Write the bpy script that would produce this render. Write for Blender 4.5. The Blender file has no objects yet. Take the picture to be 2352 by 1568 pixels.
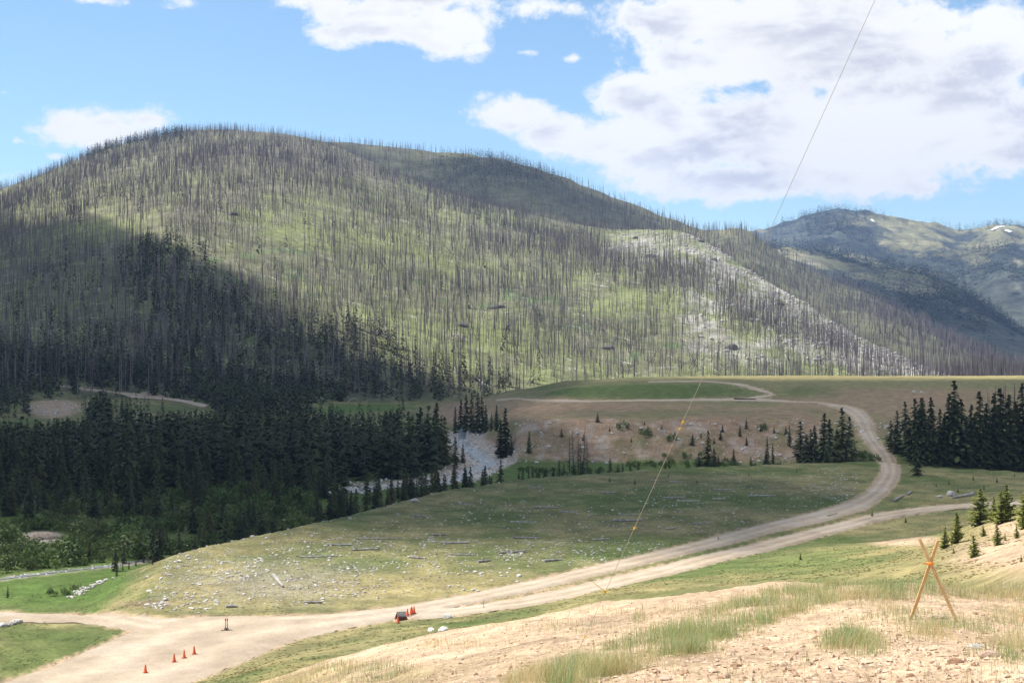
import bpy, math, random
import numpy as np
random.seed(7); rng = np.random.default_rng(11)
SC = bpy.context.scene; COL = SC.collection
R = math.radians
# ------------------------------------------------------------------ camera, sky, sun, exposure
F, CX, CY = 3231.0, 1176.0, 784.0            # focal length and centre in the 2352 x 1568 view of the photograph
cam = bpy.data.cameras.new('camera'); camo = bpy.data.objects.new('camera', cam); COL.objects.link(camo)
cam.sensor_width = 36; cam.lens = 36 * F / 2352; cam.clip_start = 0.1; cam.clip_end = 40000
camo.location = (0, 0, 0); camo.rotation_euler = (R(90), 0, 0); SC.camera = camo
SUN_EL, SUN_AZ = R(57), R(-68)               # azimuth measured from +Y (view direction) towards +X
SUN = np.array([math.sin(SUN_AZ)*math.cos(SUN_EL), math.cos(SUN_AZ)*math.cos(SUN_EL), math.sin(SUN_EL)])
EXPOSURE = 0.88
SKY_STRENGTH = 0.093
CLOUD_RADIANCE = 0.60
SC.view_settings.view_transform = 'Standard'; SC.view_settings.look = 'None'
SC.view_settings.exposure = EXPOSURE; SC.view_settings.gamma = 1.0; SC.view_settings.use_curve_mapping = False
SC.cycles.use_denoising = True
SC.cycles.max_bounces = 6; SC.cycles.transparent_max_bounces = 12
SC.cycles.volume_bounces = 0
ld = bpy.data.lights.new('sun', 'SUN'); ld.energy = 4.7; ld.angle = R(0.53); ld.color = (1.0, 0.95, 0.87)
lo = bpy.data.objects.new('sun', ld); COL.objects.link(lo); lo.location = (-300, 60, 500)
lo.rotation_euler = (math.pi/2 - SUN_EL, 0, -SUN_AZ + math.pi)   # lamp shines along local -Z

def azel(px, py):
    u, v = (px-CX)/F, (CY-py)/F
    return math.atan2(u, 1), math.atan2(v, math.hypot(u, 1))
def build_world():
    w = bpy.data.worlds.new('World'); SC.world = w; w.use_nodes = True
    nt = w.node_tree; nt.nodes.clear(); N = nt.nodes; L = nt.links
    def node(t, **k):
        n = N.new(t)
        for a, b in k.items(): setattr(n, a, b)
        return n
    def plug(s, v):
        if isinstance(v, bpy.types.NodeSocket): L.new(v, s)
        else: s.default_value = v
    def M(op, a, b=None, c=None, clamp=False):
        n = node('ShaderNodeMath', operation=op, use_clamp=clamp); plug(n.inputs[0], a)
        if b is not None: plug(n.inputs[1], b)
        if c is not None: plug(n.inputs[2], c)
        return n.outputs[0]
    def V(op, a, b):
        n = node('ShaderNodeVectorMath', operation=op); plug(n.inputs[0], a); plug(n.inputs[1], b)
        return n.outputs['Value'] if op == 'LENGTH' else n.outputs[0]
    def step(x, lo, hi):
        n = node('ShaderNodeMapRange', interpolation_type='SMOOTHSTEP'); plug(n.inputs[0], x)
        n.inputs[1].default_value = lo; n.inputs[2].default_value = hi; return n.outputs[0]
    def noise(vec, scale, detail, rough=0.55, dist=0.0):
        n = node('ShaderNodeTexNoise'); plug(n.inputs['Vector'], vec); n.inputs['Scale'].default_value = scale
        n.inputs['Detail'].default_value = detail; n.inputs['Roughness'].default_value = rough
        n.inputs['Distortion'].default_value = dist; return n.outputs['Fac']
    sky = node('ShaderNodeTexSky', sky_type='NISHITA'); sky.sun_disc = False
    sky.sun_elevation = SUN_EL; sky.sun_rotation = SUN_AZ; sky.altitude = 1900; sky.air_density = 1.0
    sky.dust_density = 0.6; sky.ozone_density = 1.2
    tc = node('ShaderNodeTexCoord'); sx = node('ShaderNodeSeparateXYZ'); L.new(tc.outputs['Generated'], sx.inputs[0])
    az = M('ARCTAN2', sx.outputs[0], sx.outputs[1]); el = M('ARCSINE', sx.outputs[2])
    cv = node('ShaderNodeCombineXYZ'); L.new(az, cv.inputs[0]); L.new(el, cv.inputs[1]); p = cv.outputs[0]
    blobs = [(870,40,190,75),(1010,65,150,70),(1095,108,62,30),(760,0,190,32),(940,-10,240,50),(780,70,80,40),
        (225,305,170,46),(335,278,95,34),(150,318,90,26),(130,362,30,13),(42,322,24,12),(20,402,50,18),(8,213,22,10),
        (1900,110,470,150),(2110,270,350,175),(1720,300,370,140),(1500,345,230,80),(1680,415,270,58),(1370,325,150,55),
        (1180,262,125,50),(1285,305,110,60),(1640,150,210,90),(1470,20,130,36),(1460,215,130,62),(1570,40,210,70),(1270,18,115,26),(2290,110,110,130),(2090,425,150,40),
        (1760,60,290,90),(2010,375,280,85),(2330,300,160,120),(2330,-60,140,60),(230,2,80,10),(420,8,50,14),(1310,135,42,14),(1200,120,40,10),(-260,260,220,60),(2680,380,260,70)]
    acc = None
    for (x, y, rx, ry) in blobs:
        a, e = azel(x, y)
        d = V('LENGTH', V('MULTIPLY', V('SUBTRACT', p, (a, e, 0)), (F/rx, F/ry, 1)), (0, 0, 0))
        m = M('MULTIPLY', M('SUBTRACT', 1.0, d), max(0.3, min(1.0, ry/62)))
        acc = m if acc is None else M('SMOOTH_MAX', acc, m, 0.12)
    # everywhere else the same fair-weather cumulus goes on
    zz = M('ADD', M('ABSOLUTE', sx.outputs[2]), 0.22)
    pv = node('ShaderNodeVectorMath', operation='SCALE'); L.new(tc.outputs['Generated'], pv.inputs[0])
    L.new(M('DIVIDE', 1.0, zz), pv.inputs['Scale'])
    gen = M('MULTIPLY', M('SUBTRACT', noise(pv.outputs[0], 1.15, 3, 0.5), 0.49), 5.0)
    out = M('MAXIMUM', step(M('ABSOLUTE', az), 0.43, 0.62), step(el, 0.27, 0.42))
    mixn = node('ShaderNodeMix', data_type='FLOAT'); L.new(out, mixn.inputs[0]); L.new(acc, mixn.inputs[2]); L.new(gen, mixn.inputs[3])
    shape = mixn.outputs[0]
    pw = V('MULTIPLY', p, (1.0, 1.35, 1.0))
    n1 = noise(pw, 15, 10, 0.66, 0.25); n2 = noise(pw, 52, 8, 0.68)
    edge = M('ADD', M('MULTIPLY', M('SUBTRACT', n1, 0.5), 2.3), M('MULTIPLY', M('SUBTRACT', n2, 0.5), 1.15))
    dens = M('ADD', M('MULTIPLY', M('ADD', shape, 0.06), 1.35), edge)
    alpha = step(dens, 0.06, 0.58)
    # lavender-grey undersides and folds inside the thick parts
    g = noise(V('MULTIPLY', p, (1.0, 2.6, 1.0)), 10, 8, 0.58, 0.2)
    inner = step(dens, 0.40, 1.1)
    grey = M('MULTIPLY', step(g, 0.44, 0.63), inner)
    cc = node('ShaderNodeMix', data_type='RGBA'); L.new(grey, cc.inputs[0])
    cc.inputs[6].default_value = (1.0, 1.0, 1.0, 1); cc.inputs[7].default_value = (0.655, 0.67, 0.755, 1)
    tint = V('MULTIPLY', sky.outputs[0], (0.94, 1.05, 1.03))
    b1 = node('ShaderNodeBackground'); L.new(tint, b1.inputs[0]); b1.inputs[1].default_value = SKY_STRENGTH
    b2 = node('ShaderNodeBackground'); L.new(cc.outputs[2], b2.inputs[0]); b2.inputs[1].default_value = CLOUD_RADIANCE
    ms = node('ShaderNodeMixShader'); L.new(alpha, ms.inputs[0]); L.new(b1.outputs[0], ms.inputs[1]); L.new(b2.outputs[0], ms.inputs[2])
    o = node('ShaderNodeOutputWorld'); L.new(ms.outputs[0], o.inputs[0])
    w.cycles.sampling_method = 'MANUAL'; w.cycles.sample_map_resolution = 256
build_world()

# ------------------------------------------------------------------ numeric helpers
def hash2(ix, iy, s):
    h = (ix.astype(np.int64)*374761393 + iy.astype(np.int64)*668265263 + s*974634777) & 0x7fffffff
    h = ((h ^ (h >> 13))*1274126177) & 0x7fffffff
    h = h ^ (h >> 16)
    return (h & 0xffff)/65535.0
def vnoise(x, y, s=0):
    ix, iy = np.floor(x), np.floor(y); fx, fy = x-ix, y-iy
    fx = fx*fx*(3-2*fx); fy = fy*fy*(3-2*fy)
    a = hash2(ix, iy, s); b = hash2(ix+1, iy, s); c = hash2(ix, iy+1, s); d = hash2(ix+1, iy+1, s)
    return (a*(1-fx)+b*fx)*(1-fy)+(c*(1-fx)+d*fx)*fy
def fbm(x, y, s=0, o=4, g=0.5):
    t = np.zeros(np.broadcast(x, y).shape); a = 1.0; n = 0
    for k in range(o):
        t += a*(vnoise(x*2.03**k+k*17.3, y*2.03**k-k*9.1, s+k)-0.5); n += a; a *= g
    return t/n*2
def sstep(x, a, b):
    t = np.clip((x-a)/(b-a), 0, 1); return t*t*(3-2*t)
def smax(a, b, k):
    h = np.clip(0.5+0.5*(a-b)/k, 0, 1); return b*(1-h)+a*h+k*h*(1-h)
def smooth1d(xs, ys, x):
    """monotone-ish cubic through points"""
    xs = np.asarray(xs, float); ys = np.asarray(ys, float); x = np.clip(x, xs[0], xs[-1])
    d = np.diff(ys)/np.diff(xs); m = np.empty_like(ys); m[0] = d[0]; m[-1] = d[-1]; m[1:-1] = 0.5*(d[1:]+d[:-1])
    i = np.clip(np.searchsorted(xs, x)-1, 0, len(xs)-2); h = xs[i+1]-xs[i]; t = (x-xs[i])/h
    return ((2*t**3-3*t**2+1)*ys[i]+(t**3-2*t**2+t)*h*m[i]+(-2*t**3+3*t**2)*ys[i+1]+(t**3-t**2)*h*m[i+1])
def seg_dist(px, py, pts):
    """distance to an open polyline"""
    best = np.full(np.shape(px), 1e9)
    for (x0, y0), (x1, y1) in zip(pts[:-1], pts[1:]):
        dx, dy = x1-x0, y1-y0; t = np.clip(((px-x0)*dx+(py-y0)*dy)/(dx*dx+dy*dy+1e-9), 0, 1)
        best = np.minimum(best, np.hypot(px-x0-t*dx, py-y0-t*dy))
    return best
def inside(px, py, pts):
    r = np.zeros(np.shape(px), bool); n = len(pts)
    for i in range(n):
        x0, y0 = pts[i]; x1, y1 = pts[(i+1) % n]
        c = ((y0 > py) != (y1 > py)) & (px < (x1-x0)*(py-y0)/(y1-y0+1e-12)+x0); r ^= c
    return r

# ------------------------------------------------------------------ the lie of the land (metres, camera at the origin)
def onplane(px, py, z): Y = -z*F/(py-CY); return ((px-CX)/F*Y, Y)
LB = -27.5
EDGE_PX = [(-900,1396),(-300,1397),(330,1402),(362,1338),(430,1262),(620,1222),(800,1184),(1000,1130),(1200,1100),(1500,1077),(1800,1064),(2010,1059),(2160,1075),(2352,1083),(3200,1100)]
EDGE = [onplane(x, y, LB) for x, y in EDGE_PX]
BENCH = EDGE + [(600, 60), (600, -50), (-600, -50), (-600, 60)]
def z_flood(x, Y):
    px = CX + F*x/np.maximum(Y, 3)
    left = sstep(px, 900, 500)
    z = -32 + 1.4*fbm(x/60, Y/60, 3, 3)*0.5 + left*(sstep(Y, 470, 640)*5.0)
    near = sstep(Y, 260, 180)*sstep(px, 700, 300)
    z = z + near*0.8
    ck = seg_dist(x, Y, CREEK); z = z - 0.9*sstep(ck, 9, 3)
    return z
CREEK = [onplane(a, b, -32.3) for a, b in [(1075,992),(1060,1012),(1085,1030),(1100,1045),(1125,1062),(1085,1080),(1035,1102),(960,1112),(870,1112),(800,1128)]]
CREEK2 = [onplane(a, b, -31.4) for a, b in [(-260,1352),(-60,1334),(60,1318),(180,1304),(260,1295),(330,1282)]]
MESA_PX = [1000,1100,1200,1320,1480,1650,1800,1900,1980,2352,3300]
MESA = [[(520,-33),(540,-32.5),(560,-32),(600,-31),(650,-31),(710,-36)],
 [(470,-32.4),(500,-27.5),(530,-26.2),(570,-25.4),(640,-25.1),(710,-36)],
 [(366,-32),(404,-22.8),(500,-22),(540,-21.6),(640,-21.3),(710,-36)],
 [(368,-32),(402,-22.4),(502,-21.3),(546,-18.2),(650,-17.9),(710,-36)],
 [(370,-32),(402,-22.1),(506,-21),(544,-16.9),(655,-16.4),(715,-36)],
 [(370,-32),(404,-22.1),(508,-21),(545,-16.6),(660,-15.95),(720,-36)],
 [(366,-31.6),(408,-22.2),(500,-20.8),(560,-16.9),(660,-15.95),(720,-36)],
 [(352,-29.5),(412,-23.6),(480,-20.4),(560,-16.9),(660,-15.95),(720,-36)],
 [(332,-27.7),(430,-22.6),(482,-19.9),(560,-16.8),(660,-15.95),(720,-36)],
 [(332,-27.7),(430,-22.6),(488,-19.6),(560,-16.8),(660,-15.85),(720,-36)],
 [(332,-27.7),(430,-22.6),(488,-19.6),(560,-16.8),(660,-15.85),(720,-36)]]
def z_mesa(x, Y):
    px = CX + F*x/np.maximum(Y, 3)
    wob = fbm(x/25, Y/60, 21, 4)*11*sstep(Y, 480, 390)
    YY = Y + wob
    ks = np.array(MESA, float)                      # col, key, (Y,z)
    pc = np.clip(px, MESA_PX[0], MESA_PX[-1])
    i = np.clip(np.searchsorted(MESA_PX, pc)-1, 0, len(MESA_PX)-2)
    P = np.array(MESA_PX, float); t = (pc-P[i])/(P[i+1]-P[i]); t = t*t*(3-2*t)
    keys = ks[i]*(1-t)[..., None, None]+ks[i+1]*t[..., None, None]
    z = np.full(np.shape(px), -45.0)
    for k in range(5):
        y0, z0, y1, z1 = keys[..., k, 0], keys[..., k, 1], keys[..., k+1, 0], keys[..., k+1, 1]
        tt = (YY-y0)/(y1-y0); tt = tt + 0.0
        m = (tt >= 0) & (tt <= 1); z = np.where(m, z0+(z1-z0)*tt, z)
    z = np.where(YY < keys[..., 0, 0], keys[..., 0, 1]-(keys[..., 0, 0]-YY)*0.45, z)
    z = np.where(px < 1000, -45, z)
    return z + 0.25*fbm(x/14, Y/20, 5, 3)
CTRL = {  # foreground spur: image column -> (depth, row) or (depth, None, height)
 -500:[(-6,None,-1.3),(3,None,-2.0),(8,None,-3.0),(14,None,-4.9),(28,None,-9.4),(38,None,-12.4),(55,None,-18.5),(78,None,-25),(95,None,-29),(120,None,-33),(250,None,-44)],
 0:[(-6,None,-1.3),(3,None,-1.95),(8,None,-2.7),(14,None,-4.4),(28,None,-8.4),(38,None,-11.0),(55,None,-17),(80,None,-24),(100,None,-28.2),(122,None,-32),(250,None,-44)],
 400:[(3,None,-1.95),(8,None,-2.5),(14,None,-3.9),(28,None,-7.6),(38,None,-9.9),(55,None,-15.5),(85,None,-23),(104,1592),(113,None,-28.2),(135,None,-32),(250,None,-44)],
 700:[(3,None,-1.95),(8,None,-2.35),(16,None,-4.2),(28,1570),(38,1542),(55,None,-14.7),(90,None,-22.6),(112,1505),(127,None,-27.6),(150,None,-31),(260,None,-42)],
 1000:[(3,None,-1.95),(8,None,-2.25),(17,1569),(24,1512),(31,1477),(38,1457),(55,None,-14.2),(90,None,-22.3),(122,1446),(138,None,-27.5),(165,None,-31),(270,None,-41)],
 1400:[(3,None,-1.95),(8,None,-2.15),(13,1569),(18,1492),(24,1442),(32,1402),(37,1384),(55,None,-13.5),(90,None,-20.8),(136,1368),(154,None,-27.2),(185,None,-30.5),(280,None,-40)],
 1800:[(3,None,-1.95),(7,None,-2.05),(11,1569),(15,1500),(20,1440),(28,1375),(35,1342),(55,None,-12),(90,None,-18.0),(125,1335),(160,1298),(186,None,-27.4),(220,None,-30),(300,None,-38)],
 2140:[(3,None,-1.95),(6,None,-2.0),(10,1570),(14,1492),(20,1425),(26,1375),(33,1343),(50,None,-10.8),(80,None,-14.8),(110,1300),(150,1252),(186,None,-25.5),(216,None,-27.6),(260,None,-30),(330,None,-38)],
 2352:[(3,None,-1.95),(6,None,-2.0),(10,1568),(20,1440),(30,1375),(38,1345),(60,1322),(100,1258),(135,1207),(165,1178),(200,1167),(236,None,-26.6),(275,None,-28.4),(340,None,-36)],
 2800:[(-6,None,-1.3),(3,None,-1.95),(10,None,-2.5),(20,None,-4.0),(38,None,-6.4),(60,None,-9.2),(100,None,-13.2),(135,None,-15.8),(170,None,-18.5),(210,None,-22.5),(260,None,-27.5),(340,None,-36)]}
def tps():
    P, Z = [], []
    for px, lst in CTRL.items():
        for c in lst:
            Y = c[0]; z = -(c[1]-CY)/F*Y if c[1] is not None else c[2]
            P.append(((px-CX)/420.0, 2.6*math.log(Y+9))); Z.append(z)
    P = np.array(P); Z = np.array(Z); n = len(P)
    r = np.hypot(P[:, None, 0]-P[None, :, 0], P[:, None, 1]-P[None, :, 1]); K = r**2*np.log(r+1e-9)+np.eye(n)*0.0008
    Q = np.c_[np.ones(n), P]; A = np.block([[K, Q], [Q.T, np.zeros((3, 3))]])
    s = np.linalg.solve(A, np.r_[Z, 0, 0, 0]); return P, s
TP, TS = tps()
def z_fore(x, Y):
    px = np.clip(CX+F*x/np.maximum(Y, 3.0), -500, 2800)
    a = (px-CX)/420.0; b = 2.6*np.log(np.clip(Y, -6, 330)+9)
    z = TS[-3]+TS[-2]*a+TS[-1]*b
    for i in range(len(TP)):
        r2 = (a-TP[i, 0])**2+(b-TP[i, 1])**2+1e-12; z = z+TS[i]*0.5*r2*np.log(r2)
    near = sstep(Y, 60, 25)
    z = z + near*(0.13*fbm(x/2.2, Y/2.2, 8, 4)+0.055*fbm(x/0.45, Y/0.45, 9, 3)) + (1-near)*0.5*fbm(x/12, Y/12, 6, 4)
    return z - sstep(Y, 330, 420)*20
def z_ground_raw(x, Y):
    x = np.asarray(x, float); Y = np.asarray(Y, float)
    sd = seg_dist(x, Y, EDGE); ins = inside(x, Y, BENCH); sd = np.where(ins, -sd, sd)
    sdw = sd + 1.2*fbm(x/9, Y/9, 12, 3)
    bench = LB + 0.22*fbm(x/30, Y/30, 2, 3) - np.where(sdw > 0, sdw*0.36, 0)
    px = CX+F*x/np.maximum(Y, 3)
    bench = bench - 0.7*sstep(px, 900, 100)*sstep(Y, 240, 150)
    z = smax(z_flood(x, Y), bench, 0.5)
    z = smax(z, z_mesa(x, Y), 0.6)
    z = smax(z, z_fore(x, Y), 0.8)
    return z
# cached on a fan-shaped grid for fast look-ups
AP = 10.0                                             # the fan starts 10 m behind the camera
GU = np.concatenate([np.linspace(-0.62, -0.375, 24, endpoint=False), np.linspace(-0.375, 0.375, 600), np.linspace(0.375, 0.62, 25)[1:]])
GV = np.linspace(math.log(3.0), math.log(1010.0), 560)
GX = GU[None, :]*np.exp(GV)[:, None]; GY = np.exp(GV)[:, None]-AP + 0*GX
GZ = z_ground_raw(GX, GY)
def zg(x, Y):
    x = np.asarray(x, float); Y = np.asarray(Y, float)
    q = np.maximum(Y+AP, 3.01); u = np.clip(x/q, GU[0], GU[-1]-1e-6); v = np.clip(np.log(q), GV[0], GV[-1]-1e-6)
    fi = np.interp(u, GU, np.arange(len(GU))); i = np.minimum(fi.astype(int), len(GU)-2); fi = fi-i
    fj = (v-GV[0])/(GV[1]-GV[0]); j = np.minimum(fj.astype(int), len(GV)-2); fj = fj-j
    return (GZ[j, i]*(1-fi)+GZ[j, i+1]*fi)*(1-fj)+(GZ[j+1, i]*(1-fi)+GZ[j+1, i+1]*fi)*fj
YS = np.geomspace(6, 700, 2600)
def hit(px, py, zfun=None, ys=None):
    """ground point seen at a pixel of the 2352 x 1568 view"""
    ys = YS if ys is None else ys; zfun = zfun or zg
    px = np.atleast_1d(np.asarray(px, float)); py = np.atleast_1d(np.asarray(py, float)); out = []
    for a, b in zip(px, py):
        u, v = (a-CX)/F, (CY-b)/F
        d = zfun(u*ys, ys)-v*ys; k = int(np.argmax(d >= 0)) if (d >= 0).any() else len(ys)-1
        k = max(k, 1); d0, d1 = d[k-1], d[k]; t = 0 if d1 == d0 else np.clip(-d0/(d1-d0), 0, 1)
        Y = ys[k-1]+(ys[k]-ys[k-1])*t; out.append((u*Y, Y, float(zfun(np.array(u*Y), np.array(Y)))))
    return np.array(out)
def hit1(px, py): return hit(px, py)[0]

# hills: image column -> ridge row and depth, foot depth and height
def hill_fun(ridge, foot, amp, gs, seed, back=0.35, conv=0.15, fine=0.10):
    rp = np.array(ridge, float); fp = np.array(foot, float)
    def f(x, Y):
        x = np.asarray(x, float); Y = np.asarray(Y, float); px = CX+F*x/np.maximum(Y, 50)
        Yr = smooth1d(rp[:, 0], rp[:, 2], px); zr = -(smooth1d(rp[:, 0], rp[:, 1], px)-CY)/F*Yr
        Yb = smooth1d(fp[:, 0], fp[:, 1], px); zb = smooth1d(fp[:, 0], fp[:, 2], px)
        t = (Y-Yb)/(Yr-Yb); tc = np.clip(t, 0, 1)
        z = zb+(zr-zb)*tc*(1+conv-conv*tc)
        g = fbm((x+Y*0.12)/gs, Y/(gs*2.6), seed, 4, 0.5); rid = 1-2*np.abs(fbm((x-Y*0.25)/(gs*1.3), Y/(gs*3), seed+40, 3))
        z = z+amp*(g+0.5*(rid-0.6))*np.clip(4*tc*(1-tc), 0, 1) + amp*fine*fbm(x/(gs*0.12), Y/(gs*0.12), seed+9, 4)
        z = z-np.maximum(t-1, 0)*(Yr-Yb)*back
        z = np.where(t < 0, zb+t*80, z)
        return z
    return f
RA = [(-1300,640,1700),(-700,600,1800),(-400,545,1900),(-200,495,2000),(0,434,2050),(100,398,2100),(200,357,2150),(300,326,2200),(400,306,2200),(480,297,2200),(560,300,2180),(650,307,2150),(730,322,2100),(800,348,2050),(900,392,1970),(1000,432,1900),(1200,487,1780),(1400,524,1680),(1500,526,1640),(1580,534,1590),(1640,565,1520),(1700,605,1450),(1850,695,1280),(2000,785,1130),(2200,868,980),(2352,905,900),(2700,980,850),(3600,1000,850)]
FA = [(-1300,620,-24),(-400,630,-25),(0,640,-27),(500,680,-30),(800,715,-33),(1150,750,-35),(1650,760,-36),(2000,770,-36),(2352,760,-36),(3600,760,-36)]
RB = [(300,345,2800),(600,334,2700),(770,327,2700),(950,342,2700),(1140,362,2650),(1260,394,2600),(1400,447,2550),(1560,507,2500),(1630,529,2450),(1680,523,2430),(1720,530,2420),(1760,560,2380),(1820,598,2300),(1900,636,2200),(2000,676,2080),(2100,728,1950),(2200,784,1800),(2352,868,1600),(2700,980,1400),(3600,1000,1400)]
FB = [(300,1700,0),(1140,1650,-20),(1640,1350,-36),(2000,1150,-36),(2352,1000,-36),(3600,1000,-36)]
RD = [(1300,700,3900),(1600,650,3900),(1720,592,3900),(1790,566,3900),(1870,572,3900),(1960,598,3800),(2080,622,3700),(2180,650,3600),(2270,705,3400),(2352,770,3200),(2600,800,3000),(3600,780,3000)]
FD = [(1300,2300,-36),(2352,1900,-36),(3600,1900,-36)]
RC = [(1000,640,6200),(1500,560,6200),(1680,538,6200),(1750,527,6200),(1820,507,6200),(1880,488,6200),(1935,476,6200),(1985,482,6200),(2050,499,6200),(2130,513,6200),(2200,523,6200),(2260,519,6200),(2310,515,6200),(2352,523,6200),(2500,505,6200),(3000,470,6200),(3600,500,6200)]
FC = [(1000,3400,-36),(3600,3400,-36)]
zA = hill_fun(RA, FA, 13, 170, 60); zB = hill_fun(RB, FB, 22, 260, 70)
zD = hill_fun(RD, FD, 55, 420, 80, fine=0.2); zC = hill_fun(RC, FC, 125, 620, 90, fine=0.16)

# ------------------------------------------------------------------ mesh and material helpers
def mesh_np(name, V, faces, mat=None, smooth=False, attrs=None):
    """faces: list of (n,k) int arrays"""
    me = bpy.data.meshes.new(name); V = np.ascontiguousarray(V, dtype=np.float32)
    faces = [np.asarray(f, np.int32) for f in (faces if isinstance(faces, list) else [faces]) if len(f)]
    me.vertices.add(len(V)); me.vertices.foreach_set('co', V.ravel())
    loops = np.concatenate([f.ravel() for f in faces]); tot = np.concatenate([np.full(len(f), f.shape[1], np.int32) for f in faces])
    start = np.concatenate([[0], np.cumsum(tot)[:-1]]).astype(np.int32)
    me.loops.add(len(loops)); me.loops.foreach_set('vertex_index', loops)
    me.polygons.add(len(tot)); me.polygons.foreach_set('loop_start', start); me.polygons.foreach_set('loop_total', tot)
    me.polygons.foreach_set('use_smooth', np.full(len(tot), bool(smooth)))
    for an, arr in (attrs or {}).items():
        a = me.attributes.new(an, 'FLOAT_COLOR', 'POINT'); c = np.ones((len(V), 4), np.float32); c[:, :3] = arr
        a.data.foreach_set('color', c.ravel())
    me.update(calc_edges=True); me.validate()
    if mat: me.materials.append(mat)
    return me
def link(name, me, parent=None, loc=(0, 0, 0), rot=(0, 0, 0), scale=1.0):
    o = bpy.data.objects.new(name, me); COL.objects.link(o)
    o.location = loc; o.rotation_euler = rot; o.scale = (scale,)*3 if np.isscalar(scale) else scale
    if parent: o.parent = parent
    return o
def tag(o, label, cat=None, group=None, kind=None):
    o['label'] = label
    if cat: o['category'] = cat
    if group: o['group'] = group
    if kind: o['kind'] = kind
    return o
def structure(o): o['kind'] = 'structure'; return o
def quads(nr, nc):
    j, i = np.meshgrid(np.arange(nr-1), np.arange(nc-1), indexing='ij'); a = (j*nc+i).ravel()
    return np.c_[a, a+1, a+nc+1, a+nc]
def merge(variants, which, loc, rotz, scale, tilt=None, tiltdir=None, sxy=None):
    """many small copies baked into one vertex and face array"""
    Vs, Fs, off = [], [], 0
    for k, (v, f) in enumerate(variants):
        m = np.where(which == k)[0]
        if not len(m): continue
        v = np.asarray(v, float); s = scale[m][:, None, None]
        w = v[None]*np.concatenate([np.ones((1, 1, 3))]*len(m))
        w = w*s
        if sxy is not None: w[..., :2] *= sxy[m][:, None, None]
        if tilt is not None:
            t = tilt[m][:, None]; c, sn = np.cos(t), np.sin(t); x = w[..., 0]*c+w[..., 2]*sn; zz = -w[..., 0]*sn+w[..., 2]*c
            w[..., 0], w[..., 2] = x, zz
        c, sn = np.cos(rotz[m])[:, None], np.sin(rotz[m])[:, None]
        x = w[..., 0]*c-w[..., 1]*sn; y = w[..., 0]*sn+w[..., 1]*c; w[..., 0], w[..., 1] = x, y
        w += loc[m][:, None, :]
        n = len(v); Vs.append(w.reshape(-1, 3))
        Fs.append((np.asarray(f)[None]+(np.arange(len(m))*n)[:, None, None]).reshape(-1, np.asarray(f).shape[1])+off); off += n*len(m)
    return np.concatenate(Vs), Fs
MATS = {}
ALT = {'spruce_needles': (0.105, 0.110, 0.038), 'willow_leaves': (0.12, 0.145, 0.05)}   # some individuals are yellower
def material(name, col, rough=0.9, var=None, scale=3.0, spec=0.2, coords='Object', bump=0.0, bscale=20.0, rnd=0.0, trans=0.0, detail=5.0):
    """plain procedural paint: two colours mixed by noise, optional bump and per-object brightness"""
    m = bpy.data.materials.new(name); m.use_nodes = True; nt = m.node_tree; N, L = nt.nodes, nt.links
    b = N['Principled BSDF']; b.inputs['Roughness'].default_value = rough; b.inputs['Specular IOR Level'].default_value = spec
    tc = N.new('ShaderNodeTexCoord')
    mx = N.new('ShaderNodeMix'); mx.data_type = 'RGBA'; mx.inputs[6].default_value = (*col, 1); mx.inputs[7].default_value = (*(var or [c*0.65 for c in col]), 1)
    n = N.new('ShaderNodeTexNoise'); n.inputs['Scale'].default_value = scale; n.inputs['Detail'].default_value = detail
    L.new(tc.outputs[coords], n.inputs['Vector'])
    rmp = N.new('ShaderNodeMapRange'); rmp.inputs[1].default_value = 0.35; rmp.inputs[2].default_value = 0.65
    L.new(n.outputs['Fac'], rmp.inputs[0]); L.new(rmp.outputs[0], mx.inputs[0]); colout = mx.outputs[2]
    if rnd:
        oi = N.new('ShaderNodeObjectInfo'); mr = N.new('ShaderNodeMapRange'); mr.inputs[3].default_value = 1-rnd; mr.inputs[4].default_value = 1+rnd
        L.new(oi.outputs['Random'], mr.inputs[0]); vm = N.new('ShaderNodeVectorMath'); vm.operation = 'SCALE'
        L.new(colout, vm.inputs[0]); L.new(mr.outputs[0], vm.inputs['Scale']); colout = vm.outputs[0]
        if name in ALT:
            wn = N.new('ShaderNodeTexWhiteNoise'); wn.noise_dimensions = '1D'; L.new(oi.outputs['Random'], wn.inputs['W']); sq = N.new('ShaderNodeMath'); sq.operation = 'POWER'; sq.inputs[1].default_value = 2.0; L.new(wn.outputs['Value'], sq.inputs[0])
            am = N.new('ShaderNodeMix'); am.data_type = 'RGBA'; L.new(sq.outputs[0], am.inputs[0]); L.new(colout, am.inputs[6]); am.inputs[7].default_value = (*ALT[name], 1); colout = am.outputs[2]
    L.new(colout, b.inputs['Base Color'])
    if bump:
        n2 = N.new('ShaderNodeTexNoise'); n2.inputs['Scale'].default_value = bscale; n2.inputs['Detail'].default_value = 6; L.new(tc.outputs[coords], n2.inputs['Vector'])
        bp = N.new('ShaderNodeBump'); bp.inputs['Strength'].default_value = bump; bp.inputs['Distance'].default_value = 0.1
        L.new(n2.outputs['Fac'], bp.inputs['Height']); L.new(bp.outputs[0], b.inputs['Normal'])
    if trans:
        tr = N.new('ShaderNodeBsdfTranslucent'); L.new(colout, tr.inputs[0]); ms = N.new('ShaderNodeMixShader'); ms.inputs[0].default_value = trans
        L.new(b.outputs[0], ms.inputs[1]); L.new(tr.outputs[0], ms.inputs[2]); L.new(ms.outputs[0], N['Material Output'].inputs[0])
    MATS[name] = m; return m
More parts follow.
